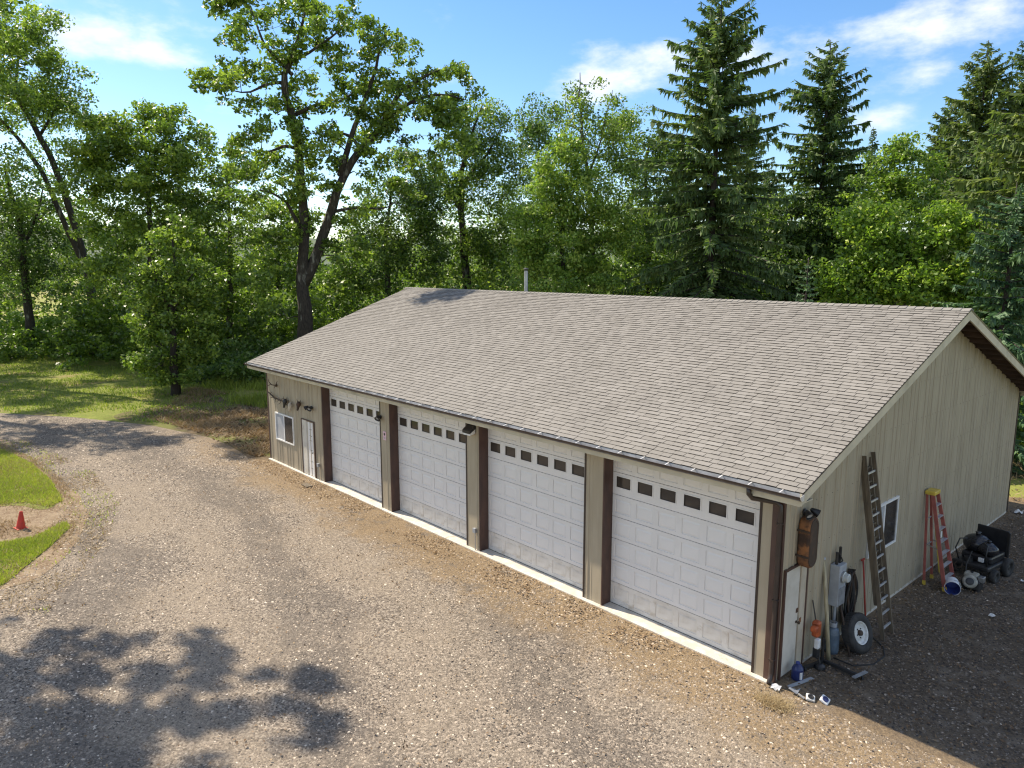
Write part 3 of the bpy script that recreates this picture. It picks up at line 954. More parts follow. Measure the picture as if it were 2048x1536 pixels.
# ---- windows
def slider_window(name_parent, axis, u0, u1, z0, z1, left_mat, right_mat):
    """white vinyl slider standing on the wall face"""
    def bx(ua, ub, d0, d1, za, zb):
        mb = MB()
        if axis == 'x': mb.box(ua, ub, -d1, -d0, za, zb)
        else: mb.box(d0, d1, ua, ub, za, zb)
        return mb
    w = bx(u0 + .03, u1 - .03, .004, .012, z0 + .03, z1 - .03).build('window', 'black_metal', name_parent)
    mid = (u0 + u1) / 2
    t = .05
    bx(u0, u1, .004, .05, z0, z0 + t).build('frame', 'vinyl_white', w)
    bx(u0, u1, .004, .05, z1 - t, z1).build('frame', 'vinyl_white', w)
    bx(u0, u0 + t, .004, .05, z0 + t, z1 - t).build('frame', 'vinyl_white', w)
    bx(u1 - t, u1, .004, .05, z0 + t, z1 - t).build('frame', 'vinyl_white', w)
    bx(mid - .03, mid + .03, .004, .046, z0 + t, z1 - t).build('mullion', 'vinyl_white', w)
    bx(u0 + t, mid - .03, .013, .022, z0 + t, z1 - t).build('pane', left_mat, w)
    bx(mid + .03, u1 - t, .013, .030, z0 + t, z1 - t).build('pane', right_mat, w)
slider_window(B, 'x', -21.75, -20.15, .98, 2.10, 'pane_pale', 'pane_dark')
slider_window(B, 'y', 3.85, 5.42, 1.47, 2.60, 'pane_pale', 'pane_dark')

# ---- hinged doors
fd = MB().box(-19.06, -18.47, -.012, -.004, .06, 2.12).build('side_door', 'door_white', B)
MB().box(-19.42, -19.06, -.03, -.004, .06, 2.16).build('door_leaf_edge', 'door_cream', fd)
for a_ in ((-19.47, -19.42, 0.05, 2.20), (-18.47, -18.42, .05, 2.20)):
    MB().box(a_[0], a_[1], -.045, -.004, a_[2], a_[3]).build('door_frame', 'brown_trim', fd)
MB().box(-19.42, -18.47, -.045, -.004, 2.161, 2.20).build('door_frame', 'brown_trim', fd)
for z in (.35, .62, 1.05, 1.42, 1.6, 1.85):
    MB().box(-18.86, -18.66, -.017, -.0125, z, z + .012).build('vent_slot', 'black_metal', fd)
MB().lathe([(0, .012), (.04, .012), (.045, .03), (.075, .03), (.085, .01)], (-18.56, -.012, 1.0), (0, -1, 0), n=12).build('door_knob', 'steel', fd)
gd = MB().box(.004, .022, DY0, .74, .07, 2.2).build('side_door', 'door_cream', B, bevel=.004)
MB().box(.004, .04, .765, DY1 - .02, .05, 2.22).build('jamb_board', 'jamb_cream', gd)
MB().box(.004, .05, DY1 - .018, DY1 + .03, .05, 2.27).build('door_frame', 'brown_trim', gd)
MB().box(.004, .05, DY0 - .05, DY1 - .02, 2.225, 2.27).build('door_frame', 'brown_trim', gd)
MB().box(.004, .05, DY0 - .05, DY0 - .005, .05, 2.224).build('door_frame', 'brown_trim', gd)
MB().lathe([(0, .03), (.01, .03), (.012, .014), (.04, .014), (.05, .032), (.075, .03), (.085, .01)], (.022, .69, 1.05), (1, 0, 0), n=12).build('door_knob', 'rust_dark', gd)
MB().box(.022, .03, .66, .735, 1.24, 1.33).build('latch_plate', 'rust', gd)
MB().box(.041, .047, .78, .85, 1.0, 1.1).build('strike_plate', 'rust', gd)
MB().lathe([(0, .02), (.02, .02), (.02, 0)], (.022, .68, 1.28), (1, 0, 0), n=10).build('deadbolt', 'rust_dark', gd)

# ------------------------------------------------------------------ things on the walls
def flood_light(loc, n, label, heads=2, m='black_plastic', group=None):
    """outdoor light: back plate, arms and tilted lamp heads; n = outward direction"""
    t = empty('flood_light', label, 'light', loc, group)
    n = Vector(n); s = Vector((0, 0, 1)).cross(n)
    MB().lathe([(0, .07), (.03, .07), (.045, .05), (.045, 0)], (0, 0, 0), n, n=14).build('back_plate', m, t)
    hs_ = ((-1, 1) if heads == 2 else (0.6,))
    for k in hs_:
        base = n * .05
        tip = n * .13 + s * (.11 * k) + Vector((0, 0, .03))
        MB().tube([base, n * .1 + s * .04 * k, tip], .016, 6).build('arm', m, t)
        ax = (n * .8 + s * .5 * k + Vector((0, 0, -.55))).normalized()
        h = MB().lathe([(-.06, .0), (-.06, .03), (0, .055), (.09, .08), (.10, .085), (.09, .07), (.06, .06), (.06, 0)], tip, ax, n=14).build('lamp_head', m, t, smooth=False)
        MB().lathe([(.061, 0), (.061, .06), (.064, .06), (.064, 0)], tip, ax, n=14).build('lens', 'grey_paint', h)
    MB().lathe([(0, .0), (.0, .035), (.05, .035), (.075, .015), (.075, 0)], n * .04 + Vector((0, 0, -.08)), (n + Vector((0, 0, -.8))), n=10).build('motion_sensor', m, t)
    return t
flood_light((-18.55, -.03, 2.72), (0, -1, 0), 'black twin-head flood light above the narrow front door', group='twin-head flood lights')
flood_light((.03, .72, 3.28), (1, 0, 0), 'black twin-head flood light above the rusty tank on the gable end', group='twin-head flood lights')
flood_light((-13.80, -.03, 3.10), (0, -1, 0), 'small black flood light on the pillar above the pink notice', heads=1)
# wide white lamp under the eave on the second pillar
t = empty('eave_light', 'white boxy flood light with black hood under the eave on the third pillar from the corner', 'light', (-9.10, -.03, 3.52))
t['label'] = 'white boxy flood light with black hood, on a pillar just under the gutter'
MB().prism([(-.16, 0, 0), (-.16, -.22, -.12), (-.16, -.22, -.04), (-.16, 0, .12)], (.32, 0, 0)).build('hood', 'black_plastic', t)
MB().prism([(-.14, -.015, -.14), (-.14, -.2, -.17), (-.14, -.2, -.105), (-.14, -.015, -.005)], (.28, 0, 0)).build('housing', 'vinyl_white', t)
MB().box(-.05, .05, -.02, .03, -.1, .08).build('bracket', 'black_metal', t)
# notice
t = empty('notice', 'small pale pink notice with a dark emblem on the pillar by the leftmost door', 'sign', (-13.58, -.03, 2.52))
MB().box(-.085, .085, -.006, .004, -.14, .14).build('plate', 'sign_pink', t)
MB().lathe([(0, .045), (.003, .045), (.003, 0)], (.0, -.0065, .05), (0, -1, 0), n=14).build('emblem', 'black_plastic', t)
MB().box(-.05, .05, -.009, -.0062, -.09, -.07).build('print_line', 'grey_paint', t)
MB().box(-.05, .05, -.009, -.0062, -.055, -.04).build('print_line', 'grey_paint', t)
# outlets near the pillar feet
for (x, lab) in ((-8.97, 'grey weatherproof outlet with conduit low on the middle pillar'), (-18.13, 'grey weatherproof outlet with conduit right of the narrow front door')):
    t = empty('outlet_box', lab, 'outlet', (x, -.03, .62), 'outlet boxes on the front wall')
    MB().box(-.05, .05, -.07, .0, -.07, .07).build('box', 'galvanised', t, bevel=.006)
    MB().box(-.055, .055, -.085, -.071, -.06, .075).build('cover', 'grey_paint', t, bevel=.004)
    MB().tube([(0, -.03, -.07), (0, -.03, -.57)], .014, 8).build('conduit', 'galvanised', t)
# antlers and the hung branch with ornaments
t = empty('antlers', 'small forked dark antlers mounted high on the left bay wall', 'antlers', (-21.5, -.03, 3.2))
MB().lathe([(0, .06), (.03, .05), (.03, 0)], (0, 0, 0), (0, -1, 0), n=10).build('mount', 'log_dark', t)
for k in (-1, 1):
    MB().tube([(0, -.03, 0), (.16 * k, -.12, .02), (.34 * k, -.16, .12), (.42 * k, -.14, .25)], [.022, .02, .016, .006], 6).build('antler', 'log_dark', t)
    MB().tube([(.2 * k, -.13, .04), (.3 * k, -.22, -.02), (.42 * k, -.25, .02)], [.015, .012, .005], 6).build('tine', 'log_dark', t)
t = empty('hanging_branch', 'crooked dark branch hung along the wall above the front window', 'branch', (-21.0, -.05, 2.72))
rb = random.Random(8)
pts = [(-1.25 + .25 * i, -.05 - .03 * rb.random(), .12 - .035 * i + rb.uniform(-.05, .05)) for i in range(10)]
MB().tube(pts, [.02 + .012 * math.sin(i * .5) for i in range(10)], 6).build('stem', 'log_dark', t)
for i in range(1, 9):
    for q in range(2):
        e = (pts[i][0] + rb.uniform(-.2, .2), pts[i][1] - rb.uniform(.0, .12), pts[i][2] + rb.uniform(-.22, .24))
        MB().tube([pts[i], ((pts[i][0] + e[0]) / 2 + .03, pts[i][1], (pts[i][2] + e[2]) / 2), e], [.012, .01, .004], 5).build('twig', 'log_dark', t)
def skull(loc, lab, m):
    t = empty('wall_ornament', lab, 'ornament', loc, 'ornaments on the hung branch')
    MB().lathe([(-.02, 0), (0, .055), (.05, .085), (.12, .09), (.19, .06), (.26, .045), (.33, .035), (.345, 0)], (0, -.09, .12), (0, -.25, -1), n=12).build('body', m, t, smooth=True)
    for k in (-1, 1):
        MB().tube([(.05 * k, -.09, .06), (.12 * k, -.1, .12), (.16 * k, -.1, .22)], [.018, .014, .005], 6).build('horn', 'log_dark', t)
skull((-20.55, -.03, 2.66), 'dark horned ornament at the middle of the hung branch', 'black_metal')
skull((-20.1, -.03, 2.58), 'pale horned ornament right of the dark one on the hung branch', 'bone')
skull((-19.38, -.03, 2.72), 'small dark horned ornament between the hung branch and the flood light', 'rust_dark')

# ------------------------------------------------------------------ things along the gable
# rusty oval tank
t = empty('rusty_tank', 'rusty oval metal tank hung on the gable wall above the cream side door', 'tank', (.03, .72, 2.72))
def stadium(w, h, n=10):
    r_ = w / 2
    pts = []
    for k in range(n + 1): a_ = math.pi * k / n; pts.append((r_ * math.cos(a_), h / 2 - r_ + r_ * math.sin(a_)))
    for k in range(n + 1): a_ = math.pi + math.pi * k / n; pts.append((r_ * math.cos(a_), -h / 2 + r_ + r_ * math.sin(a_)))
    return pts
def stad_loft(rings):
    mb = MB()
    n = None
    for (d, w, h) in rings:
        p = stadium(w, h); n = len(p)
        mb.v += [(d, y, z) for y, z in p]
    for i in range(len(rings) - 1):
        for k in range(n):
            k2 = (k + 1) % n
            mb.f.append((i * n + k, i * n + k2, (i + 1) * n + k2, (i + 1) * n + k))
    mb.f.append(tuple(range(n))); mb.f.append(tuple(range((len(rings) - 1) * n, len(rings) * n)))
    return mb
stad_loft([(0, .34, .98), (.03, .38, 1.02), (.19, .38, 1.02), (.22, .35, .98)]).build('shell', 'rust', t)
stad_loft([(.2205, .32, .95), (.235, .31, .94), (.235, .25, .87), (.226, .23, .85)]).build('end_plate', 'rust_dark', t)
for z in (.25, -.25):
    MB().box(-.02, .23, -.205, -.192, z - .02, z + .02).build('strap', 'rust_dark', t)
# meter
t = empty('electric_meter', 'grey electric meter cabinet with round glass dial and conduits on gable wall', 'meter', (.03, 2.2, 0))
cab = MB().box(0, .20, -.17, .15, .98, 1.86).build('cabinet', 'grey_paint', t, bevel=.008)
MB().box(.201, .212, -.15, .13, 1.0, 1.38).build('cover', 'galvanised', cab)
MB().lathe([(0, .115), (.04, .115), (.05, .095), (.12, .09), (.135, .07), (.14, 0)], (.20, .0, 1.60), (1, 0, 0), n=20).build('dial', 'meter_glass', t, smooth=False)
MB().lathe([(0, .122), (.035, .122), (.035, .10), (0, .10)], (.201, 0, 1.6), (1, 0, 0), n=20, close=True).build('ring', 'steel', t)
for (y, z0, z1) in ((-.09, 1.86, 2.12), (.05, 1.86, 2.2), (-.02, .02, .98)):
    MB().tube([(.09, y, z0), (.09, y, z1)], .03, 10).build('conduit', 'grey_paint' if z0 < 1 else 'black_metal', t)
MB().tube([(.12, -.09, 2.12), (.14, .0, 2.0), (.13, .1, 1.9), (.1, .12, 1.86)], .012, 6).build('cable', 'black_plastic', t)
for (y, r_) in ((-.1, .012), (.06, .01), (.1, .014)):
    MB().tube([(.05, y, .98), (.07, y + .03, .6), (.1, y - .02, .3), (.14, y, .02)], r_, 6).build('cable', 'black_plastic', t)
# leaning pole
t = empty('leaning_pole', 'tall pale wooden pole leaning on the wall left of the electric meter', 'pole', (.30, 1.64, .0))
MB().tube([(0, 0, .0), (-.15, .09, 1.0), (-.32, .17, 2.02)], [.042, .040, .036], 10).build('shaft', 'pole_tan', t, smooth=True)
MB().lathe([(0, .042), (.03, .044), (.06, .03), (.065, 0)], (-.315, .168, 2.0), (-.16, .08, 1), n=10).build('cap', 'galvanised', t)
# hose bundle
t = empty('hose_bundle', 'thick bundle of dark hoses hung on the gable wall behind the wheel', 'hose', (.03, 2.9, 0))
MB().bar((0, 0, 1.5), (.16, 0, 1.53), .03, .03).build('hook', 'black_metal', t)
rh = random.Random(4)
for k in range(9):
    w = .10 + .024 * k
    zb = .35 + rh.uniform(-.06, .16)
    x = .05 + .022 * (k % 4)
    pts = []
    for i in range(25):
        a_ = 2 * math.pi * i / 24
        zz = (1.5 - .02 * k + zb) / 2 + (1.5 + .01 * k - zb) / 2 * math.sin(a_)
        pts.append((x + .02 * math.sin(3 * a_ + k), w * math.cos(a_) * (.75 + .25 * (1 - (zz - zb) / 1.3)), zz))
    MB().tube(pts, .021, 7, caps=False).build('hose_loop', 'rubber' if k % 3 else 'rust_dark', t, smooth=True)
# wheel leaning on the wall
t = empty('trailer_wheel', 'black trailer tyre on a white steel rim leaning on the gable wall', 'wheel', (.50, 2.45, .0))
ax = Vector((.93, -.12, .34)).normalized()
ce = Vector((0, 0, .385))
MB().lathe([(-.09, .235), (-.115, .27), (-.12, .33), (-.10, .385), (-.05, .402), (.05, .402), (.10, .385), (.12, .33), (.115, .27), (.09, .235)], ce, ax, n=36, close=True).build('tyre', 'rubber', t, smooth=True)
tr_ = MB()
for k in range(44):
    a_ = 2 * math.pi * k / 44
    s_ = ax.orthogonal().normalized(); u_ = ax.cross(s_)
    d_ = s_ * math.cos(a_) + u_ * math.sin(a_)
    tr_.bar(ce + d_ * .403 - ax * .085, ce + d_ * .403 + ax * .085, .03, .012, up=d_)
tr_.build('tread', 'rubber', t)
rim = MB().lathe([(-.09, .238), (.085, .238), (.10, .232), (.09, .215), (.05, .20), (.03, .16), (.055, .12), (.05, .07), (.045, 0)], ce, ax, n=32).build('rim', 'rim_white', t, smooth=False)
MB().lathe([(.045, .06), (.10, .055), (.11, .03), (.11, 0)], ce, ax, n=16).build('hub', 'rust_dark', rim)
for k in range(5):
    a_ = 2 * math.pi * k / 5
    s_ = ax.orthogonal().normalized(); u_ = ax.cross(s_)
    MB().lathe([(.05, .016), (.066, .016), (.066, 0)], ce + (s_ * math.cos(a_) + u_ * math.sin(a_)) * .093, ax, n=6).build('lug_nut', 'black_metal', rim)
# cable looping on the ground round the wheel
tag(MB().tube([(.35 + .0, 1.75, .03), (.75, 1.75, .025), (1.0, 2.1, .025), (1.02, 2.6, .025), (.85, 2.95, .03), (.6, 3.1, .06), (.3, 3.1, .3), (.12, 3.05, .55)], .014, 6).build('black_cable', 'rubber', smooth=True),
    'thin black cable looping over the dirt around the wheel', 'cable')
# red handled shovel
t = empty('red_shovel', 'red-handled tool with orange head leaning between the hoses and the ladder', 'tool', (.30, 3.35, 0))
MB().tube([(0, 0, .28), (-.12, .13, .9), (-.24, .24, 1.52)], .019, 8).build('handle', 'red_paint', t, smooth=True)
MB().bar((-.245, .17, 1.53), (-.245, .31, 1.53), .035, .035).build('grip', 'red_paint', t)
MB().prism([(-.01, -.10, .02), (-.01, .10, .02), (-.02, .11, .2), (-.015, .04, .32), (-.015, -.04, .32), (-.02, -.11, .2)], (.03, .02, 0)).build('head', 'orange_plastic', t)

# extension ladder
t = empty('extension_ladder', 'weathered grey extension ladder leaning high against the gable wall', 'ladder', (.72, 3.5, 0))
B0, T0 = Vector((0, 0, 0)), Vector((-.66, -.06, 3.95))
dl = (T0 - B0).normalized(); sl = Vector((0, 1, -.0)); sl = (sl - dl * sl.dot(dl)).normalized(); nl = sl.cross(dl).normalized()
if nl.x < 0: nl = -nl
Ltot = (T0 - B0).length
for k in (-1, 1):
    MB().bar(B0 + sl * .235 * k, T0 + sl * .225 * k, .03, .085, up=nl).build('rail', 'old_wood', t)
    MB().bar(B0 + sl * .20 * k - nl * .085 + dl * .75, T0 + sl * .19 * k - nl * .085 + dl * (-.1), .03, .08, up=nl).build('fly_rail', 'old_wood', t)
s = .25
while s < Ltot - .1:
    c = B0 + dl * s
    MB().bar(c - sl * .22, c + sl * .22, .038, .03, up=nl).build('rung', 'aluminium', t)
    if s > .8 and s < Ltot - .2:
        c2 = c - nl * .085 + dl * .08
        MB().bar(c2 - sl * .19, c2 + sl * .19, .034, .03, up=nl).build('fly_rung', 'old_wood', t)
    s += .305
# step ladder
t = empty('step_ladder', 'red fibreglass step ladder with yellow cap standing by the gable wall', 'ladder', (.5, 7.2, 0))
top = Vector((-.34, .08, 2.30))
for k in (-1, 1):
    a_, b_ = Vector((.26, .33 * k, .0)), top + Vector((.06, .16 * k, 0))
    d_ = (b_ - a_).normalized()
    MB().bar(a_ + d_ * .1, b_, .035, .085, up=(1, 0, 0)).build('front_rail', 'fibre_red', t)
    MB().bar(a_, a_ + d_ * .12, .05, .10, up=(1, 0, 0)).build('foot', 'ladder_yellow', t)
    a2, b2 = Vector((-.24, .27 * k, 0)), top + Vector((-.08, .13 * k, 0))
    d2 = (b2 - a2).normalized()
    MB().bar(a2 + d2 * .1, b2, .03, .055, up=(1, 0, 0)).build('rear_rail', 'fibre_red', t)
    MB().bar(a2, a2 + d2 * .12, .045, .07, up=(1, 0, 0)).build('foot', 'ladder_yellow', t)
    MB().bar(a_ + d_ * 1.0, a2 + d2 * 1.05, .012, .025).build('spreader', 'steel', t)
for i in range(1, 8):
    f = i * .29 / 2.32
    w = .33 + (.16 - .33) * f
    x = .26 + (-.28 - .26) * f
    yo = .08 * f
    MB().box(x - .045, x + .045, yo - w + .018, yo + w - .018, i * .29 - .012, i * .29 + .014).build('step', 'aluminium', t)
for i in (1, 3, 5):
    f = i * .33 / 2.32
    w = .27 + (.13 - .27) * f
    x = -.24 + (-.42 + .24) * f
    yo = .08 * f
    MB().bar((x, yo - w, i * .33), (x, yo + w, i * .33), .02, .03).build('rear_brace', 'aluminium', t)
MB().box(-.46, -.22, -.11, .27, 2.28, 2.38).build('cap', 'ladder_yellow', t, bevel=.02)
MB().box(.02, .03, -.235, -.17, 1.30, 1.46).build('sticker', 'paper_white', t)
# yellow pole by the step ladder
tag(MB().tube([(.28, 7.95, .02), (.06, 8.0, 1.25)], .016, 8).build('yellow_rod', 'ladder_yellow'), 'thin yellow rod leaning on the wall behind the step ladder', 'rod')

# bucket lying on its side
t = empty('bucket', 'white bucket lying on its side with a blue inside beside the step ladder', 'bucket', (.86, 6.98, .0))
ax = Vector((-.35, 1.0, .06)).normalized()
o_ = Vector((.08, -.19, .175))
MB().lathe([(0, .17), (.0, .178), (.03, .178), (.032, .168), (.37, .145), (.375, 0)], o_, ax, n=26).build('body', 'bucket_white', t, smooth=False)
MB().lathe([(0, .17), (.36, .14), (.36, 0)], o_, ax, n=26).build('lining', 'bucket_blue', t, smooth=False)
h_ = [o_ + ax * .05 + Vector((.17 * math.cos(q), .05 * math.cos(q) - .0, .17 * math.sin(q))) * 1.05 + ax * .12 * math.sin(q + 1.2) for q in np.linspace(-1.2, 1.4, 9)]
MB().tube(h_, .006, 5).build('handle', 'steel', t)

# small engine in front of the cart
t = empty('small_engine', 'small petrol engine with cream recoil cover lying in front of the black cart', 'engine', (1.14, 7.55, 0))
MB().box(-.2, .2, -.17, .17, .05, .28).build('block', 'black_metal', t, bevel=.03)
MB().lathe([(0, .16), (.05, .165), (.09, .13), (.10, 0)], (.0, -.17, .25), (.2, -1, .35), n=20).build('recoil_cover', 'engine_cream', t, smooth=False)
MB().lathe([(0, .09), (.012, .09), (.02, .05), (.02, 0)], (.02, -.268, .285), (.2, -1, .35), n=16).build('recoil_hub', 'black_plastic', t)
MB().box(-.18, .12, -.1, .14, .29, .42).build('fuel_tank', 'engine_cream', t, bevel=.04)
MB().lathe([(0, .035), (.03, .035), (.03, 0)], (-.03, .02, .42), (0, 0, 1), n=12).build('fuel_cap', 'black_plastic', t)
MB().box(.13, .26, -.08, .1, .24, .38).build('muffler', 'steel', t, bevel=.015)
MB().tube([(-.2, .1, .1), (-.24, .3, .5), (-.2, .5, .8)], .013, 6).build('handle_bar', 'black_metal', t)
for k in (-1, 1):
    MB().box(.16 * k - .03, .16 * k + .03, -.22, .22, .0, .05).build('skid', 'black_metal', t)
# black cart
t = empty('black_cart', 'black wheeled garden machine with upright back panel and dark bags near the back corner', 'cart', (.98, 8.72, 0), rz=R(-8))
MB().box(-.42, .42, -.55, .6, .30, .42).build('deck', 'black_metal', t, bevel=.03)
MB().box(-.36, .36, -.30, .5, .42, .62).build('hopper', 'black_plastic', t, bevel=.05)
MB().box(-.38, .38, .52, .58, .45, 1.15).build('back_panel', 'black_plastic', t, bevel=.02)
MB().box(.385, .42, .5, .56, .40, 1.12).build('panel_post', 'black_metal', t, bevel=.01)
for (x, y, r_) in ((-.46, -.3, .17), (.46, -.3, .17), (-.46, .42, .24), (.46, .42, .24)):
    w = MB().lathe([(-.07, r_ * .55), (-.075, r_ * .9), (-.04, r_), (.04, r_), (.075, r_ * .9), (.07, r_ * .55)], (x, y, r_), (1, 0, 0), n=20, close=True).build('wheel', 'rubber', t, smooth=True)
    MB().lathe([(-.05, r_ * .56), (.05, r_ * .56), (.03, r_ * .3), (.05, .03), (.05, 0)], (x, y, r_), (1 if x > 0 else -1, 0, 0), n=16).build('rim', 'black_metal', w)
for k in (-1, 1):
    MB().tube([(.34 * k, -.45, .42), (.36 * k, -.62, .75), (.33 * k, -.5, .98), (.2 * k, -.4, 1.0)], .018, 8).build('control_bar', 'black_metal', t, smooth=True)
MB().box(.08, .2, -.36, -.31, .46, .56).build('decal_plate', 'paper_white', t)
MB().lathe([(0, .1), (.12, .1), (.13, .0)], (-.12, -.42, .42), (0, 0, 1), n=16).build('air_filter', 'black_metal', t)
MB().tube([(-.3, -.5, .42), (-.36, -.62, .3), (-.28, -.68, .24), (-.18, -.62, .28), (-.2, -.5, .42)], .012, 6).build('hose', 'rust_dark', t, smooth=True)
def bag(loc, r_, sd, lab):
    bm = bmesh.new()
    bmesh.ops.create_icosphere(bm, subdivisions=3, radius=r_)
    rg = np.random.default_rng(sd)
    K = rg.normal(size=(7, 3)) * 7 / r_ * .25; ph = rg.random(7) * 6.28
    for v in bm.verts:
        p = np.array(v.co)
        d = sum(math.sin(float(K[i] @ p) + ph[i]) for i in range(7)) * .045
        v.co *= 1 + d
        v.co.z *= .72
        if v.co.z < -r_ * .5: v.co.z = -r_ * .5
    bmesh.ops.create_cone(bm, cap_ends=True, segments=8, radius1=r_ * .12, radius2=r_ * .22, depth=r_ * .3, matrix=Matrix.Translation((0, 0, r_ * .82)))
    me = bpy.data.meshes.new('bag'); bm.to_mesh(me); bm.free()
    tag(link('bag', me, 'black_bag', None, loc, smooth=True), lab, 'bag', 'black bags on the cart')
bag((.85, 8.77, .62 + .16), .33, 1, 'larger black plastic bag on the left of the cart')
bag((1.15, 8.62, .62 + .12), .25, 2, 'smaller black plastic bag on the right of the cart')

# string trimmer
t = empty('string_trimmer', 'orange string trimmer standing against the wall left of the pole', 'trimmer', (.24, 1.22, 0))
MB().tube([(.1, -.05, .08), (-.1, .08, .9), (-.2, .1, 1.3)], .013, 8).build('shaft', 'black_metal', t)
MB().box(-.12, .03, -.07, .09, .62, .95).build('engine_case', 'orange_plastic', t, bevel=.04)
MB().box(-.08, .05, -.21, -.08, .78, .9).build('starter', 'orange_plastic', t, bevel=.03)
MB().box(-.02, .07, -.12, .0, .42, .62).build('tank', 'paper_white', t, bevel=.02)
MB().lathe([(0, .11), (.05, .1), (.09, .05), (.09, 0)], (.1, -.05, .03), (0, 0, 1), n=14).build('trimmer_head', 'black_plastic', t)
MB().box(-.05, .05, -.1, .02, .22, .42).build('muffler', 'black_metal', t, bevel=.015)
# blue bottle tank below meter
t = empty('gas_bottle', 'dull blue gas bottle standing below the electric meter', 'gas bottle', (.2, 1.98, 0))
MB().lathe([(0, 0), (0, .12), (.05, .135), (.42, .135), (.52, .11), (.57, .05), (.6, .04), (.6, 0)], (0, 0, .01), (0, 0, 1), n=20).build('body', 'tank_blue', t, smooth=False)
MB().lathe([(0, .075), (.09, .075), (.09, .065), (0, .065)], (0, 0, .58), (0, 0, 1), n=16, close=True).build('collar', 'grey_paint', t)
MB().lathe([(0, .025), (.07, .025), (.075, .04), (.1, .04), (.1, 0)], (0, 0, .6), (0, 0, 1), n=10).build('valve', 'steel', t)
# steel pipe leaning near the wheel
tag(MB().tube([(.55, 2.05, .02), (.38, 2.14, .5), (.2, 2.25, .95)], [.022, .022, .022], 8).build('steel_pipe', 'rust_dark', smooth=True), 'rusty dark steel pipe leaning between the gas bottle and the wheel', 'pipe')
# black steel base frame on the ground
t = empty('steel_stand', 'black steel L-shaped base frame with a caster lying on the dirt', 'frame', (.42, 1.36, .0))
MB().bar((-.2, .05, .075), (.62, .0, .075), .06, .06).build('beam', 'black_metal', t)
MB().bar((-.12, .05, .0745), (-.28, -.6, .0745), .05, .05).build('beam', 'black_metal', t)
MB().bar((.58, -.2, .115), (.66, .2, .115), .07, .02).build('end_plate', 'galvanised', t)
for (x, y) in ((.64, .02), (-.25, -.5)):
    w = MB().lathe([(-.02, .045), (.02, .045), (.02, 0)], (x, y, .045), (.3, 1, 0), n=14).build('caster', 'rubber', t)
    MB().box(x - .025, x + .025, y - .03, y + .03, .085, .105).build('caster_fork', 'black_metal', t)
MB().tube([(-.15, .05, .08), (-.15, .05, .55)], .028, 8).build('post', 'black_metal', t)
# blue jug
t = empty('blue_jug', 'dark blue plastic jug with a pale label by the cream side door', 'jug', (.22, .48, 0))
MB().lathe([(0, 0), (0, .1), (.02, .11), (.22, .11), (.28, .08), (.31, .035), (.34, .035), (.34, 0)], (0, 0, .012), (0, 0, 1), n=18).build('body', 'jug_blue', t, smooth=False)
MB().tube([(-.0, .07, .29), (.0, .14, .25), (.0, .13, .13), (0, .1, .1)], .016, 8).build('handle', 'jug_blue', t, smooth=True)
MB().box(.06, .112, -.07, -.02, .06, .2).build('label_patch', 'paper_white', t)
MB().lathe([(0, .04), (.03, .04), (.03, 0)], (0, 0, .335), (0, 0, 1), n=12).build('cap', 'bucket_blue', t)
# flat bars, cups and scraps
tag(MB().bar((.26, .08, .03), (.42, .7, .03), .07, .02).build('flat_bar', 'grey_paint'), 'flat grey metal bar on the dirt near the corner', 'bar')
tag(MB().bar((.28, .05, .05), (.66, -.1, .05), .035, .02).build('metal_strip', 'galvanised'), 'thin metal strip at the shadow edge by the corner', 'strip')
def cup(loc, tilt, lab, m, hole):
    t = empty('square_cup', lab, 'cup', loc, 'small square pieces by the corner')
    t.rotation_euler = tilt
    mb = MB()
    o, i_ = .08, .05
    MB().box(-o, o, -o, o, 0, .05).build('base', m, t, bevel=.02)
    MB().lathe([(.0, .055), (.012, .055), (.012, .035), (.004, .03), (.004, 0)], (0, 0, .05), (0, 0, 1), n=18).build('ring', hole, t)
cup((.72, .0, .03), (R(14), R(10), .5), 'dull square metal piece with a hole beside the white one', 'rim_white', 'black_metal')
cup((.93, .12, .04), (R(18), R(26), .2), 'white square fitting with round blue centre lying on the dirt', 'vinyl_white', 'jug_blue')
def paper(loc, s, sd, lab, m='paper_white'):
    rg = random.Random(sd)
    vs = []; fs = []
    for i in range(4):
        for j in range(4):
            vs.append(((i - 1.5) * s / 3, (j - 1.5) * s / 3, .012 + rg.random() * s * .55))
    for i in range(3):
        for j in range(3):
            a_ = i * 4 + j
            fs.append((a_, a_ + 4, a_ + 5, a_ + 1))
    mb = MB().add(vs, fs)
    o = mb.build('paper_scrap', m, None, loc)
    md = o.modifiers.new('t', 'SOLIDIFY'); md.thickness = .004
    tag(o, lab, 'scrap', 'crumpled scraps on the dirt')
paper((.13, -.16, .012), .15, 1, 'crumpled white scrap at the foot of the near corner')
paper((.42, -.02, .012), .16, 2, 'crumpled silvery scrap between the corner and the blue jug', 'galvanised')
paper((1.95, 6.2, .012), .12, 3, 'small white scrap alone on the dirt in front of the bucket')
paper((.3, 15.0, .012), .22, 4, 'white scrap by the far back corner of the gable')
paper((1.9, 8.9, .012), .10, 5, 'tiny pale scrap right of the black cart')
# fallen leaf and scraps on the gravel
t = empty('wooden_scrap', 'flat dark wooden scrap lying by the front door', 'scrap', (-17.85, -.7, .012))
MB().prism([(-.25, -.1, 0), (.22, -.12, 0), (.27, .1, 0), (-.2, .13, 0)], (0, 0, .05)).build('board', 'old_wood', t)

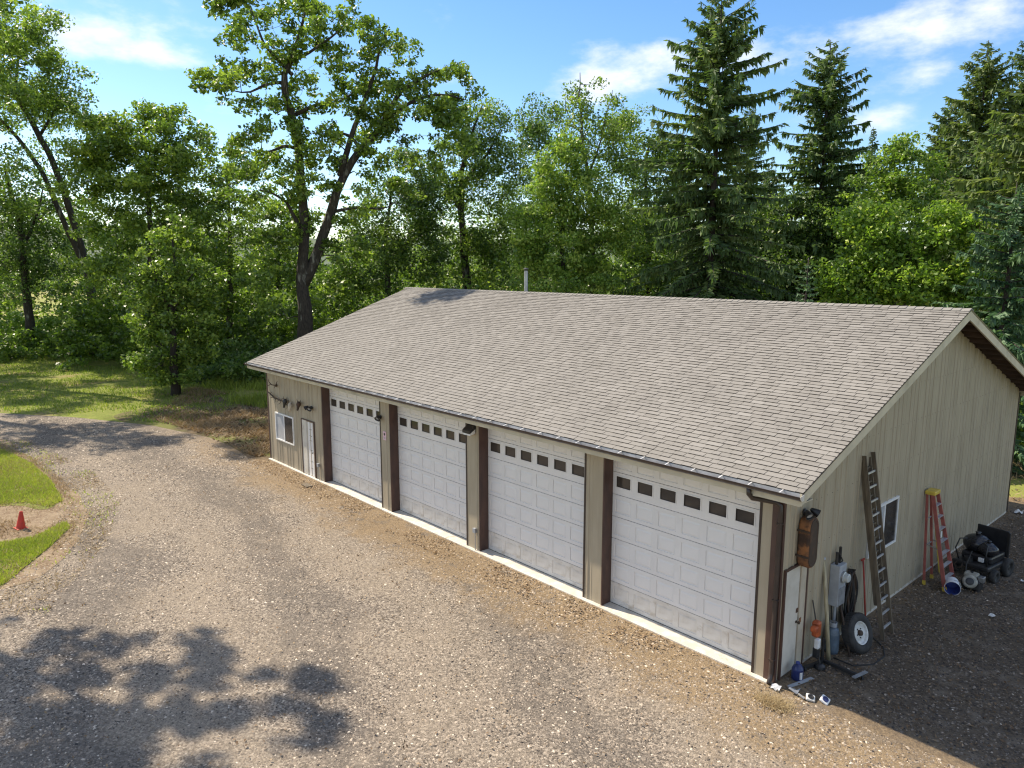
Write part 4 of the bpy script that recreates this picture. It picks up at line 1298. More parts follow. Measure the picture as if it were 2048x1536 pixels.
# cone in the mulch patch
t = empty('traffic_cone', 'weathered red traffic cone standing in the bare soil patch', 'cone', (-19.62, -9.21, .02))
t.rotation_euler = (R(-4), R(5), .3)
MB().lathe([(0, .0), (0, .125), (.03, .125), (.50, .045), (.52, .04), (.52, .025), (.05, .09)], (0, 0, .02), (0, 0, 1), n=20).build('body', 'cone_red', t, smooth=False)
MB().box(-.15, .15, -.15, .15, 0, .025).build('base', 'cone_red', t, bevel=.008)

# ------------------------------------------------------------------ trees
def m_per_px(D):
    return D / FPX

def grow(name, label, px, D, blobs, stems=None, leaf='leaf_oak', bark='bark_oak', lsize=.30, nleaf=60, crad=(.65, 1.15), trunk_r=.28, seed=1, group='broadleaf trees round the yard',
         tone_mu=.5, base_xy=None, up=.5, squash=.62, world_blobs=None, shell=.35, pyb=None):
    """broadleaf tree.  blobs: (px, py, half-width px, half-height px, clusters[, depth offset m]) at distance D"""
    rng = np.random.default_rng(seed)
    nleaf, lsize = nleaf * 1.5, lsize * .70
    if base_xy is None:
        b3 = at(px, 700, D); base = np.array([b3[0], b3[1], 0.0])
    else:
        base = np.array([base_xy[0], base_xy[1], 0.0])
    T = empty(name, label, 'tree', tuple(base), group)
    k = m_per_px(D)
    fwd = base[:2] - CAM[:2]; fwd = np.array([*(fwd / np.linalg.norm(fwd)), 0]); right = np.array([fwd[1], -fwd[0], 0])
    cl = []
    if world_blobs is None:
        for bl in blobs:
            bx, by, rx, rz, n = bl[:5]
            off = bl[5] if len(bl) > 5 else 0.0
            c = at(bx, by, D) - base + fwd * off
            d = unit(rng.normal(size=(n, 3))) * (shell + (1 - shell) * rng.random((n, 1)) ** .6)
            ry = min(rx, max(rx, rz) * .9)
            p = c + right * (d[:, :1] * rx * k) + fwd * (d[:, 1:2] * ry * k) + np.array([0, 0, 1]) * (d[:, 2:3] * rz * k)
            cl.append(p)
    else:
        for (c, r3, n) in world_blobs:
            d = unit(rng.normal(size=(n, 3))) * (shell + (1 - shell) * rng.random((n, 1)) ** .6)
            cl.append(np.array(c) - base + d * np.array(r3))
    cl = np.concatenate(cl)
    cl = cl[cl[:, 2] > .4]
    # wood
    mb = MB()
    nodes, nrad = [], []
    if stems is None:
        ctr = cl.mean(0); topz = cl[:, 2].max()
        pts = []
        for i in range(8):
            f = i / 7
            pts.append(np.array([ctr[0] * f * .9, ctr[1] * f * .9, topz * .88 * f]) + rng.normal(size=3) * np.array([.18, .18, 0]) * (1 if i else 0) * max(1, topz / 14))
        stems_w = [(pts, [trunk_r * (1.25 if i == 0 else 1) * (1 - .9 * (i / 7)) + .03 for i in range(8)])]
    else:
        stems_w = []
        for st in stems:
            pts = []; rad = []
            for q in st:
                if q == 'base': pts.append(np.zeros(3)); rad.append(trunk_r * 1.3); continue
                off = q[3] if len(q) > 3 else 0.0
                pts.append(at(q[0], q[1], D) - base + fwd * off); rad.append(q[2])
            stems_w.append((pts, rad))
    for pts, rad in stems_w:
        P_, R_ = [], []
        for i in range(len(pts) - 1):
            m = max(2, int(np.linalg.norm(pts[i + 1] - pts[i]) / .8))
            for j in range(m):
                f = j / m
                P_.append(pts[i] * (1 - f) + pts[i + 1] * f); R_.append(rad[i] * (1 - f) + rad[i + 1] * f)
        P_.append(pts[-1]); R_.append(rad[-1])
        P_ = np.array(P_)
        for _ in range(2):
            Q = P_.copy(); Q[1:-1] = (P_[:-2] + 2 * P_[1:-1] + P_[2:]) / 4; P_ = Q
        wig = np.cumsum(rng.normal(size=(len(P_), 3)), 0); wig -= np.linspace(0, 1, len(P_))[:, None] * wig[-1]
        P_ = P_ + wig * np.array([.10, .10, .02]) * np.linspace(.2, 1, len(P_))[:, None]
        mb.tube([tuple(p) for p in P_], R_, 9)
        for p, r_ in zip(P_, R_):
            if p[2] > 1.0: nodes.append(p); nrad.append(r_)
    nodes = list(nodes); nrad = list(nrad)
    A = np.array(nodes)
    order_ = np.argsort([np.min(np.linalg.norm(A - c, axis=1)) for c in cl])
    for ci in order_:
        c = cl[ci]
        A = np.array(nodes); rr_ = np.array(nrad)
        dd = np.linalg.norm(A - c, axis=1) + np.maximum(0, A[:, 2] - c[2] + .3) * .9
        j = int(np.argmin(dd)); a_ = A[j]; L = np.linalg.norm(c - a_)
        if L < .25: continue
        r0 = min(rr_[j] * .7, .018 + .016 * L + .012)
        seg = max(2, min(5, int(L / .7) + 1))
        sag = rng.normal(size=3) * .22 * L
        pp, rd = [], []
        for i in range(seg + 1):
            f = i / seg
            p = a_ * (1 - f) + c * f + sag * (f * (1 - f) * 2) + np.array([0, 0, .18 * L]) * f * (1 - f)
            if 0 < i < seg: p = p + rng.normal(size=3) * .07 * min(L, 2)
            pp.append(p); rd.append(r0 * (1 - f) + .012 * f)
        mb.tube([tuple(p) for p in pp], rd, 4, caps=False)
        for p, r_ in zip(pp[1:], rd[1:]):
            nodes.append(p); nrad.append(r_)
    mb.build('trunk', bark, T, smooth=True)
    # leaves
    M = len(cl)
    cr = rng.uniform(*crad, size=M)
    n = rng.poisson(nleaf * (cr / np.mean(crad)) ** 2)
    idx = np.repeat(np.arange(M), n)
    N_ = len(idx)
    d = unit(rng.normal(size=(N_, 3))) * (rng.random((N_, 1)) ** .45) * cr[idx][:, None]
    d[:, 2] *= squash
    pos = cl[idx] + d
    ctone = np.clip(rng.normal(tone_mu, .17, M), 0, 1)
    tone = np.clip(ctone[idx] + rng.normal(0, .24, N_), 0, 1)
    size = lsize * rng.uniform(.6, 1.35, N_)
    V, Q, Tn = leaf_quads(pos, size, tone, rng, up=up)
    link('crown', np_mesh('crown', V, Q, Tn), leaf, T)
    return T

def fir(name, label, px, D, top_py, half_px, leaf='needle_dark', bark='bark_dark', seed=1, low=.10, dens=1.0, droop=.35, tone_mu=.45, group='conifers behind the garage', lean=0.0,
        spray=.62, power=.8, dead=0, base_xy=None, height=None, gap=.12):
    """conifer: straight trunk, whorls of drooping limbs, each limb carrying flat and hanging needle sprays"""
    rng = np.random.default_rng(seed)
    b3 = at(px, 700, D)
    base = np.array([b3[0], b3[1], 0.0])
    h = height or float(at(px, top_py, D)[2])
    Rm = half_px * m_per_px(D)
    T = empty(name, label, 'tree', tuple(base), group)
    mb = MB()
    r0 = .012 * h + .05
    mb.tube([(lean * z / h + .02 * math.sin(z), .02 * math.cos(z * 1.3), z) for z in np.linspace(0, h, 12)], [r0 * (1.15 if i == 0 else 1) * (1 - i / 11.3) + .01 for i in range(12)], 9)
    Pn, Dn, Sz, Tn, Kd = [], [], [], [], []
    z = h * low
    while z < h - .15:
        f = (h - z) / h                      # 1 at the ground, 0 at the tip
        Lm = Rm * min(1.0, (f / (1 - low)) ** power * 1.02)
        nb = int(rng.integers(4, 7)) if f > .08 else 3
        a0 = rng.random() * 6.28
        for b in range(nb):
            if rng.random() < gap: continue
            L = Lm * rng.uniform(.45, 1.22) + .12
            a_ = a0 + 6.28 * b / nb + rng.normal() * .22
            out = np.array([math.cos(a_), math.sin(a_), 0])
            rise = .45 - .75 * f                     # top limbs rise, lower ones sag
            nseg = max(3, int(L / .45))
            pts = []
            for i in range(nseg + 1):
                t_ = i / nseg
                zz = z + L * (rise * t_ - droop * t_ * t_ * (.35 + f) + .16 * t_ ** 4)
                pts.append(np.array([lean * z / h, 0, 0]) + out * L * t_ + np.array([0, 0, zz]))
            mb.tube([tuple(p) for p in pts], [max(.008, .012 + .011 * L * (1 - i / nseg)) for i in range(nseg + 1)], 4, caps=False)
            side = np.array([-out[1], out[0], 0])
            m = max(10, int(L * 25 * dens))
            tt = rng.uniform(.05, 1.0, m)
            pa = np.array(pts)
            xi = tt * nseg; i0 = np.minimum(xi.astype(int), nseg - 1); ff = (xi - i0)[:, None]
            p = pa[i0] * (1 - ff) + pa[i0 + 1] * ff
            sg = np.where(rng.random(m) < .5, -1, 1)[:, None]
            ln = spray * rng.uniform(.6, 1.25, m) * (1.12 - .55 * tt) * min(1, .45 + L / 4)
            dr = unit(out * rng.uniform(.4, 1.0, (m, 1)) + side * sg * rng.uniform(.35, 1.0, (m, 1)) + np.array([0, 0, -1]) * rng.uniform(.0, .55, (m, 1)))
            Pn.append(p + dr * ln[:, None] * .45); Dn.append(dr); Sz.append(ln); Kd.append(np.zeros(m))
            # hanging sprays under the limb
            m2 = int(m * .5)
            j = rng.integers(0, m, m2)
            dn_ = unit(out * rng.uniform(-.1, .5, (m2, 1)) + side * rng.normal(size=(m2, 1)) * .3 + np.array([0, 0, -1.0]))
            ln2 = spray * rng.uniform(.5, 1.1, m2) * min(1, .4 + L / 4)
            Pn.append(p[j] + dn_ * ln2[:, None] * .4); Dn.append(dn_); Sz.append(ln2); Kd.append(np.ones(m2))
            bt = np.clip(rng.normal(tone_mu, .15), 0, 1)
            Tn.append(np.clip(bt + rng.normal(0, .16, m), 0, 1)); Tn.append(np.clip(bt - .06 + rng.normal(0, .16, m2), 0, 1))
        z += rng.uniform(.24, .42) * (.75 + .5 * f)
    mb.build('trunk', bark, T, smooth=True)
    pos = np.concatenate(Pn); dr = np.concatenate(Dn); sz = np.concatenate(Sz); tn = np.concatenate(Tn)
    n = len(pos)
    nr = unit(np.cross(dr, rng.normal(size=(n, 3))) + np.array([0, 0, .5]))
    sd = unit(np.cross(nr, dr))
    a_ = pos - dr * sz[:, None] * .5; c_ = pos + dr * sz[:, None] * .5
    w = (sz * rng.uniform(.11, .2, n))[:, None]
    b_ = pos - dr * sz[:, None] * .08 + sd * w; e_ = pos - dr * sz[:, None] * .08 - sd * w
    V = np.stack([a_, b_, c_, e_], 1).reshape(-1, 3)
    link('crown', np_mesh('crown', V, np.arange(4 * n).reshape(n, 4), np.repeat(tn, 4)), leaf, T)
    if dead:
        for q in range(dead):
            a2 = rng.random() * 6.28; z2 = rng.uniform(.06, .3) * h
            L2 = rng.uniform(.8, 2.2)
            o2 = np.array([math.cos(a2), math.sin(a2), -.25])
            MB().tube([(0, 0, z2), tuple(o2 * L2 * .5 + np.array([0, 0, z2 + .1])), tuple(o2 * L2 + np.array([0, 0, z2 - .2]))], [.03, .02, .008], 5).build('dead_branch', 'dead_wood', T)
    return T

# big oak with forked trunk: two leaders, long limb to the right
grow('oak_tree', 'tallest gnarled oak with pale blotched forked trunk and limb arching right', 612, 52,
     [(560, 60, 130, 70, 42), (500, 170, 95, 55, 26), (640, 30, 90, 60, 24), (640, 170, 110, 60, 34), (760, 110, 80, 70, 34), (800, 200, 90, 60, 34), (900, 190, 70, 55, 26),
      (880, 300, 90, 60, 24), (700, 280, 120, 60, 36), (560, 290, 90, 50, 22), (500, 360, 80, 60, 22), (640, 380, 110, 60, 18), (780, 370, 80, 60, 12), (560, 450, 80, 60, 22), (690, 480, 80, 60, 16), (530, 560, 70, 60, 18), (*pix_of((-32.6, 4.2, 18.7)), 30, 22, 9, -9.6), (*pix_of((-33.6, 4.4, 19.8)), 30, 20, 7, -8.6)],
     stems=[['base', (612, 640, 0.508), (604, 560, 0.377), (612, 470, 0.328), (608, 390, 0.295), (602, 300, 0.271), (590, 220, 0.246), (570, 170, 0.221), (588, 135, 0.164), (600, 80, 0.115), (612, 20, 0.074), (608, -30, 0.041)],
            [(606, 570, 0.410), (640, 500, 0.344), (662, 420, 0.312), (680, 350, 0.271), (720, 300, 0.246), (765, 250, 0.205), (780, 200, 0.164), (840, 150, 0.115), (880, 140, 0.057)],
            [(680, 352, 0.230), (700, 280, 0.180), (730, 200, 0.139), (750, 130, 0.098), (770, 70, 0.049)],
            [(585, 150, 0.131), (540, 110, 0.098), (510, 60, 0.066), (500, 10, 0.033)],
            [(592, 120, 0.107), (650, 90, 0.082), (680, 60, 0.049)],
            [(590, 230, .14), (640, 200, .11), (668, 215, .08), (700, 190, .05)], [(720, 300, .13), (700, 262, .1), (668, 268, .07), (640, 250, .04)], [(600, 300, .13), (560, 285, .1), (540, 310, .07), (505, 300, .04)],
            [(660, 425, .12), (720, 410, .09), (760, 425, .06), (790, 405, .03)], [(575, 165, .12), (530, 165, .09), (500, 190, .06), (460, 180, .03)],
            [(606, 480, 0.164), (585, 420, 0.123), (555, 390, 0.082), (520, 380, 0.041)],
            [(770, 240, 0.131), (840, 190, 0.107), (900, 185, 0.066), (930, 200, 0.033)]],
     leaf='leaf_oak', lsize=.40, nleaf=52, crad=(.4, .95), trunk_r=.5, seed=21)
# left edge: leaning twin-stemmed oak and its neighbours
grow('leaning_oak', 'slender twin-stemmed oak leaning left over the lawn with open crown', 190, 76,
     [(40, 60, 80, 60, 30), (70, 150, 80, 60, 40), (20, 210, 70, 60, 30), (110, 210, 60, 40, 26), (60, 300, 70, 40, 14), (130, 250, 40, 30, 8), (0, 120, 60, 60, 14), (-20, 20, 60, 60, 10), (90, 340, 60, 40, 10), (40, 380, 60, 40, 12)],
     stems=[['base', (178, 560, .34), (160, 490, .3), (130, 390, .27), (95, 300, .24), (50, 215, .2), (10, 150, .16), (-20, 90, .1), (-40, 20, .06)],
            [(172, 540, .26), (135, 450, .22), (105, 380, .2), (60, 300, .17), (20, 250, .13), (-20, 220, .07)],
            [(80, 270, .14), (110, 220, .1), (130, 170, .06), (140, 130, .03)], [(30, 180, .12), (40, 110, .09), (50, 40, .05)]],
     leaf='leaf_oak', lsize=.36, nleaf=46, crad=(.7, 1.4), trunk_r=.4, seed=22)
grow('oak_tree', 'dark straight-trunked oak at the left edge of the tree line', 60, 80,
     [(40, 400, 70, 60, 40), (20, 480, 60, 60, 34), (90, 500, 70, 50, 34), (110, 560, 60, 40, 16), (30, 560, 60, 50, 16)],
     stems=[['base', (60, 640, .38), (50, 560, .33), (40, 480, .28), (25, 400, .22), (10, 340, .12)], [(45, 500, .18), (70, 440, .12), (85, 380, .06)]],
     leaf='leaf_dark', lsize=.36, nleaf=60, crad=(.8, 1.5), trunk_r=.42, seed=23)
grow('oak_tree', 'broad leafy oak with twiggy top left of the tallest oak', 310, 62,
     [(300, 300, 120, 70, 70), (230, 350, 80, 90, 44), (380, 360, 80, 80, 44), (300, 420, 150, 80, 70), (230, 270, 50, 50, 18), (330, 225, 45, 32, 12), (300, 500, 150, 70, 60), (250, 560, 90, 50, 26), (400, 470, 60, 70, 26)],
     leaf='leaf_oak', lsize=.38, nleaf=74, crad=(.6, 1.15), trunk_r=.38, seed=24, tone_mu=.55)
grow('small_oak', 'low bushy oak standing on the lawn edge in front of the tree line', 345, 49.5,
     [(350, 480, 45, 40, 16), (315, 540, 45, 45, 20), (385, 560, 50, 40, 20), (345, 600, 70, 40, 28), (300, 640, 45, 40, 18), (400, 640, 40, 40, 14), (350, 680, 65, 35, 26), (320, 720, 50, 24, 18), (385, 715, 40, 22, 12), (345, 748, 50, 12, 14)],
     stems=[['base', (344, 700, .2), (338, 620, .16), (350, 560, .11), (345, 480, .05)], [(340, 640, .1), (375, 580, .06), (392, 540, .03)], [(338, 620, .09), (312, 560, .06), (300, 520, .03)]],
     leaf='leaf_oak', lsize=.34, nleaf=56, crad=(.45, .9), trunk_r=.24, seed=25, bark='bark_dark')
grow('oak_tree', 'slim leafy oak between the broad oak and the tallest oak', 455, 66,
     [(470, 400, 60, 90, 34), (450, 500, 70, 70, 34), (480, 320, 40, 50, 14), (500, 580, 60, 50, 22), (420, 590, 60, 50, 20)], leaf='leaf_oak', lsize=.34, nleaf=66, crad=(.8, 1.35), trunk_r=.3, seed=26)
grow('oak_tree', 'leafy oak seen through the fork side of the tallest oak, left of its trunk', 545, 76,
     [(545, 440, 60, 60, 34), (570, 510, 60, 60, 34), (520, 540, 60, 50, 26), (650, 520, 50, 60, 22)], leaf='leaf_oak', lsize=.40, nleaf=66, crad=(.8, 1.4), trunk_r=.3, seed=37)
# right of the big oak
grow('oak_tree', 'dense dark oak just right of the tallest oak behind the roof', 770, 64,
     [(770, 430, 90, 80, 52), (740, 520, 90, 60, 46), (830, 500, 80, 70, 46), (820, 350, 60, 60, 32), (850, 420, 50, 60, 22), (700, 560, 60, 50, 22)], leaf='leaf_dark', lsize=.36, nleaf=68, crad=(.8, 1.4), trunk_r=.34, seed=27)
grow('oak_tree', 'tall dark oak with sky gaps behind the left half of the roof', 930, 68,
     [(960, 250, 60, 50, 28), (990, 320, 60, 70, 42), (920, 330, 70, 70, 42), (880, 420, 80, 80, 46), (970, 430, 80, 80, 50), (1030, 400, 50, 70, 22), (930, 520, 110, 60, 46), (1010, 520, 60, 60, 24), (910, 230, 40, 30, 8)],
     stems=[['base', (935, 600, .4), (930, 500, .34), (925, 420, .28), (930, 340, .22), (950, 260, .12), (965, 210, .05)], [(926, 430, .2), (895, 370, .14), (880, 310, .07)], [(930, 360, .16), (975, 310, .1), (1000, 260, .05)]],
     leaf='leaf_oak', lsize=.36, nleaf=64, crad=(.8, 1.4), trunk_r=.45, seed=28, tone_mu=.42)
grow('oak_tree', 'dark distant oak showing behind the bright bushy tree', 1085, 78,
     [(1090, 240, 60, 35, 22), (1070, 300, 60, 50, 24), (1120, 320, 60, 50, 20), (1060, 400, 60, 70, 26)], leaf='leaf_dark', lsize=.4, nleaf=60, crad=(.9, 1.5), trunk_r=.35, seed=29)
grow('bushy_tree', 'bright yellow-green bushy tree just behind the stove pipe', 1115, 45,
     [(1110, 330, 60, 55, 40), (1090, 420, 70, 60, 60), (1160, 400, 70, 70, 60), (1110, 500, 95, 60, 80), (1210, 480, 70, 70, 50), (1130, 560, 110, 40, 56), (1060, 520, 30, 50, 14)],
     leaf='leaf_bright', lsize=.27, nleaf=58, crad=(.4, .85), trunk_r=.22, seed=30, bark='bark_dark', tone_mu=.42)
grow('slender_tree', 'slender grey-trunked tree with thin bare-looking top right of the stove pipe', 1187, 47,
     [(1170, 200, 50, 40, 14), (1200, 240, 60, 45, 22), (1150, 270, 50, 40, 14), (1240, 280, 50, 40, 18), (1190, 340, 80, 50, 34), (1250, 370, 50, 60, 24), (1240, 450, 60, 60, 24)],
     stems=[['base', (1186, 580, .17), (1185, 480, .15), (1184, 400, .13), (1178, 320, .11), (1168, 250, .08), (1162, 190, .05), (1160, 145, .02)], [(1180, 340, .07), (1205, 280, .05), (1215, 220, .03), (1225, 180, .015)],
            [(1172, 280, .06), (1145, 240, .04), (1130, 190, .015)]],
     leaf='leaf_oak', lsize=.25, nleaf=40, crad=(.5, .95), trunk_r=.2, seed=31, bark='bark_grey')
grow('oak_tree', 'olive-green leafy tree between the slender tree and the largest fir', 1290, 58,
     [(1270, 300, 60, 60, 26), (1310, 350, 70, 70, 36), (1270, 430, 80, 70, 40), (1330, 480, 80, 70, 40), (1270, 540, 90, 50, 40), (1255, 240, 40, 30, 10)], leaf='leaf_oak', lsize=.32, nleaf=66, crad=(.75, 1.3), trunk_r=.3, seed=32, tone_mu=.5)
# conifers
fir('fir_tree', 'largest fir with layered branches rising above the middle of the roof', 1414, 44, -8, 215, leaf='needle_dark', seed=41, low=.08, power=.55, dead=26, tone_mu=.5)
fir('fir_tree', 'second tallest fir, right of the largest one', 1622, 56, 84, 155, leaf='needle_dark', seed=42, low=.08, power=.6, tone_mu=.45)
fir('fir_tree', 'tiny distant fir tip in the gap between the second fir and the right-hand trees', 1714, 96, 256, 60, leaf='needle_dark', seed=43, low=.2, power=.9)
fir('fir_tree', 'thin-topped dark fir, left one of the pair near the right edge', 1918, 60, 88, 150, leaf='needle_olive', seed=44, low=.06, power=.7, tone_mu=.4)
fir('fir_tree', 'thin-topped dark fir, right one of the pair near the right edge', 1996, 62, 84, 135, leaf='needle_dark', seed=45, low=.06, power=.65, gap=.2)
fir('fir_tree', 'full sunlit olive fir cut by the right edge of the picture', 2046, 42, 130, 175, leaf='needle_olive', seed=46, low=.05, power=.5, dens=1.1, tone_mu=.55, droop=.5)
fir('fir_tree', 'blue-green young fir behind the right end of the ridge', 2000, 34, 365, 140, leaf='needle_blue', seed=47, low=.0, power=.6, dens=1.7, tone_mu=.55, spray=.46)
fir('fir_sapling', 'small blue-green fir sapling just above the ridge', 1605, 34, 515, 60, leaf='needle_blue', seed=48, low=.03, power=.9, tone_mu=.75, spray=.4)
fir('fir_tree', 'dark narrow fir left of the thin-topped pair', 1858, 66, 205, 115, leaf='needle_olive', seed=49, low=.06, power=.6, tone_mu=.45)
fir('fir_tree', 'dark fir half hidden between the largest fir and the second', 1520, 62, 330, 100, leaf='needle_dark', seed=50, low=.05, power=.7, tone_mu=.4)
fir('fir_tree', 'dark fir right behind the largest one, lower by a third', 1476, 70, 215, 95, leaf='needle_olive', seed=51, low=.05, power=.6)
fir('fir_tree', 'dark fir between the second fir and the tiny distant tip', 1672, 74, 300, 80, leaf='needle_dark', seed=52, low=.05, power=.6)
fir('fir_tree', 'olive fir left of the largest one behind the leafy trees', 1345, 72, 262, 85, leaf='needle_olive', seed=53, low=.05, power=.6)
fir('fir_tree', 'dark fir filling the wood right of the lime-green maple', 1945, 48, 250, 120, leaf='needle_dark', seed=54, low=.03, power=.5, tone_mu=.55)
# right-hand broadleaves
grow('maple_tree', 'bright lime-green maple behind the right part of the roof', 1800, 40,
     [(1735, 490, 55, 45, 36), (1690, 555, 45, 40, 24), (1700, 600, 60, 30, 24), (1815, 500, 50, 40, 28), (1905, 470, 55, 40, 34), (1945, 530, 45, 50, 26), (1860, 560, 90, 45, 56), (1765, 565, 80, 40, 44), (1715, 440, 34, 22, 10), (1770, 440, 30, 24, 9), (1895, 425, 30, 20, 9), (1960, 590, 50, 30, 18)],
     leaf='leaf_lime', lsize=.29, nleaf=50, crad=(.4, .8), trunk_r=.2, seed=33, bark='bark_dark', tone_mu=.4)
grow('maple_tree', 'tall pale olive maple behind the lime-green one', 1790, 52,
     [(1790, 330, 50, 45, 26), (1760, 390, 60, 50, 34), (1830, 380, 60, 60, 34), (1790, 450, 90, 50, 44), (1800, 300, 25, 25, 8)], leaf='leaf_bright', lsize=.32, nleaf=52, crad=(.5, .95), trunk_r=.24, seed=34, bark='bark_dark', tone_mu=.3)
grow('oak_tree', 'dark leafy tree filling the gap below the second fir', 1560, 54,
     [(1520, 470, 70, 70, 40), (1590, 450, 70, 70, 40), (1550, 540, 110, 50, 50), (1650, 480, 60, 70, 30), (1640, 560, 60, 40, 20)], leaf='leaf_dark', lsize=.32, nleaf=66, crad=(.75, 1.3), trunk_r=.3, seed=35)
grow('young_tree', 'bright green shrub-like tree past the back corner of the garage', 2075, 37,
     [(2050, 880, 40, 40, 26), (2080, 820, 50, 60, 30), (2060, 760, 40, 40, 16)], leaf='leaf_bright', lsize=.22, nleaf=70, crad=(.45, .8), trunk_r=.1, seed=36, tone_mu=.4)

# oaks left of the picture: their crowns stand outside it, their shade falls on drive and lawn
def side_oak(x, y, blobs, seed, lab, tr=.4, cr=(.25, .55)):
    grow('oak_tree', lab, 0, 40, None, base_xy=(x, y), world_blobs=blobs, leaf='leaf_oak', lsize=.42, nleaf=26 if cr[0] < .5 else 44, crad=cr, trunk_r=tr, seed=seed, shell=.2)
def shade_blob(px, py, z, r, n):
    g = ground_at(px, py)
    s = np.array(SUN) / SUN.z
    c = g + s * z
    return ((c[0], c[1], z), (r, r, r * .7), n)
side_oak(-25, -15.5, [shade_blob(60, 1340, 15, 1.84, 9), shade_blob(200, 1370, 16, 1.49, 7), shade_blob(330, 1400, 17, 1.38, 7), shade_blob(120, 1430, 15, 1.84, 10), shade_blob(40, 1500, 14, 1.84, 10),
                      shade_blob(430, 1370, 18, 1.03, 5), shade_blob(560, 1385, 19, 0.69, 2), shade_blob(400, 1290, 19, 0.57, 2), shade_blob(640, 1400, 20, 0.8, 4), shade_blob(600, 1385, 19.5, .6, 4), shade_blob(20, 1300, 15, 1.49, 7), shade_blob(120, 1300, 16, 1.03, 5), shade_blob(220, 1320, 17, 0.92, 4), shade_blob(330, 1450, 16, 1.38, 6), shade_blob(100, 1480, 14.5, 1.84, 9), shade_blob(230, 1530, 14.5, 1.15, 5), shade_blob(470, 1400, 18, 0.92, 4), shade_blob(390, 1530, 15.5, 0.57, 2),
                      shade_blob(150, 1530, 14, 1.38, 7), shade_blob(590, 1470, 18, 0.46, 2), shade_blob(250, 1470, 15, 0.92, 3), shade_blob(470, 1320, 18.5, 0.57, 2), shade_blob(280, 1290, 18, 0.80, 2)], 61,
         'tall oak left of the camera shading the near gravel')
side_oak(-50, -11, [shade_blob(40, 860, 15, 2.6, 24), shade_blob(150, 870, 17, 2.2, 18), shade_blob(260, 885, 18, 1.6, 12), shade_blob(60, 890, 14, 1.8, 12), shade_blob(480, 890, 23, 1.4, 6), shade_blob(350, 880, 21, 1.4, 7), shade_blob(500, 905, 23, 1.0, 5),
                    shade_blob(100, 820, 16, 2.2, 12), shade_blob(430, 850, 23, 1.2, 5)], 62, 'oak left of the picture shading the far drive', .5, (.6, 1.2))
side_oak(-66, -12, [((-66, -9, 12), (5, 3.5, 5), 60), ((-62, -8, 17), (4, 3, 3), 30)], 63, 'oak left of the picture shading the lawn', .5, (.6, 1.2))
side_oak(-78, -14, [((-78, -9, 12), (5, 4, 5), 60), ((-74, -8, 17), (4, 3, 3), 30)], 64, 'farther oak left of the picture at the lawn end', .5, (.6, 1.2))

# ------------------------------------------------------------------ undergrowth, far wood, grass, stones
side_oak(-84, -9, [shade_blob(px_, py_, z_, 2.4, n_ * 2) for (px_, py_, z_, n_) in ((40, 710, 20, 9), (150, 705, 22, 9), (260, 712, 23, 9), (90, 735, 20, 9), (200, 738, 22, 9), (310, 735, 24, 8), (30, 765, 18, 9), (140, 770, 20, 8),
                   (250, 765, 22, 8), (360, 700, 24, 8), (60, 795, 17, 7), (180, 800, 19, 7), (420, 720, 24, 8), (330, 790, 21, 6))], 65, 'oak beyond the left edge dappling the lawn with shade', .5, (.6, 1.2))
side_oak(-58, -8, [shade_blob(px_, py_, z_, 1.7, int(n_ * 1.6)) for (px_, py_, z_, n_) in ((450, 800, 24, 7), (400, 830, 23, 7), (500, 850, 25, 7), (470, 770, 24, 7), (520, 800, 25, 6), (380, 790, 23, 7), (300, 830, 20, 8), (230, 850, 18, 8))], 66, 'tall oak beyond the left edge shading the ground beside the garage', .5, (.6, 1.2))

def leaf_stuff(name, pos, cr, nleaf, lsize, leaf, seed, tone_mu=.5, squash=.7):
    rng = np.random.default_rng(seed)
    M = len(pos)
    c = cr * rng.uniform(.6, 1.3, M)
    n = rng.poisson(nleaf, M)
    idx = np.repeat(np.arange(M), n); N_ = len(idx)
    d = unit(rng.normal(size=(N_, 3))) * (rng.random((N_, 1)) ** .45) * c[idx][:, None]
    d[:, 2] *= squash
    p = pos[idx] + d
    p[:, 2] = np.maximum(p[:, 2], .03)
    ct = np.clip(rng.normal(tone_mu, .18, M), 0, 1)
    V, Q, T_ = leaf_quads(p, lsize * rng.uniform(.6, 1.35, N_), np.clip(ct[idx] + rng.normal(0, .16, N_), 0, 1), rng)
    return tag(link(name, np_mesh(name, V, Q, T_), leaf), kind='stuff')

def belt(pxs, Ds, hmax, n, seed, hmin=.2, power=1.3):
    rng = np.random.default_rng(seed)
    px = rng.uniform(*pxs, n); D = rng.uniform(*Ds, n)
    p = np.array([at(a, 700, b) for a, b in zip(px, D)])
    hv = vnoise(p, .16, seed + 1)
    p[:, 2] = hmin + hmax * (.25 + .9 * hv) * rng.random(n) ** power
    return p
leaf_stuff('undergrowth', belt((-60, 560), (78, 90), 4.5, 520, 71), .9, 46, .34, 'leaf_bright', 71, .35)
leaf_stuff('undergrowth', belt((-60, 480), (73, 79), 2.0, 240, 72), .7, 50, .30, 'leaf_oak', 72, .5)
leaf_stuff('undergrowth', belt((400, 1100), (60, 82), 10.0, 800, 73, power=.95), 1.1, 50, .36, 'leaf_oak', 73, .4)
leaf_stuff('undergrowth', belt((120, 520), (64, 78), 6.5, 420, 70, power=1.1), .85, 46, .34, 'leaf_oak', 70, .4)
leaf_stuff('undergrowth', belt((380, 560), (52, 62), 3.0, 160, 74), .8, 50, .30, 'leaf_dark', 74, .5)
leaf_stuff('undergrowth', belt((1050, 1760), (52, 74), 11.0, 620, 75, power=.9), 1.1, 50, .36, 'leaf_dark', 75, .5)
leaf_stuff('undergrowth', belt((1650, 2120), (40, 60), 8.0, 420, 76, power=.9), 1.0, 50, .32, 'leaf_oak', 76, .45)
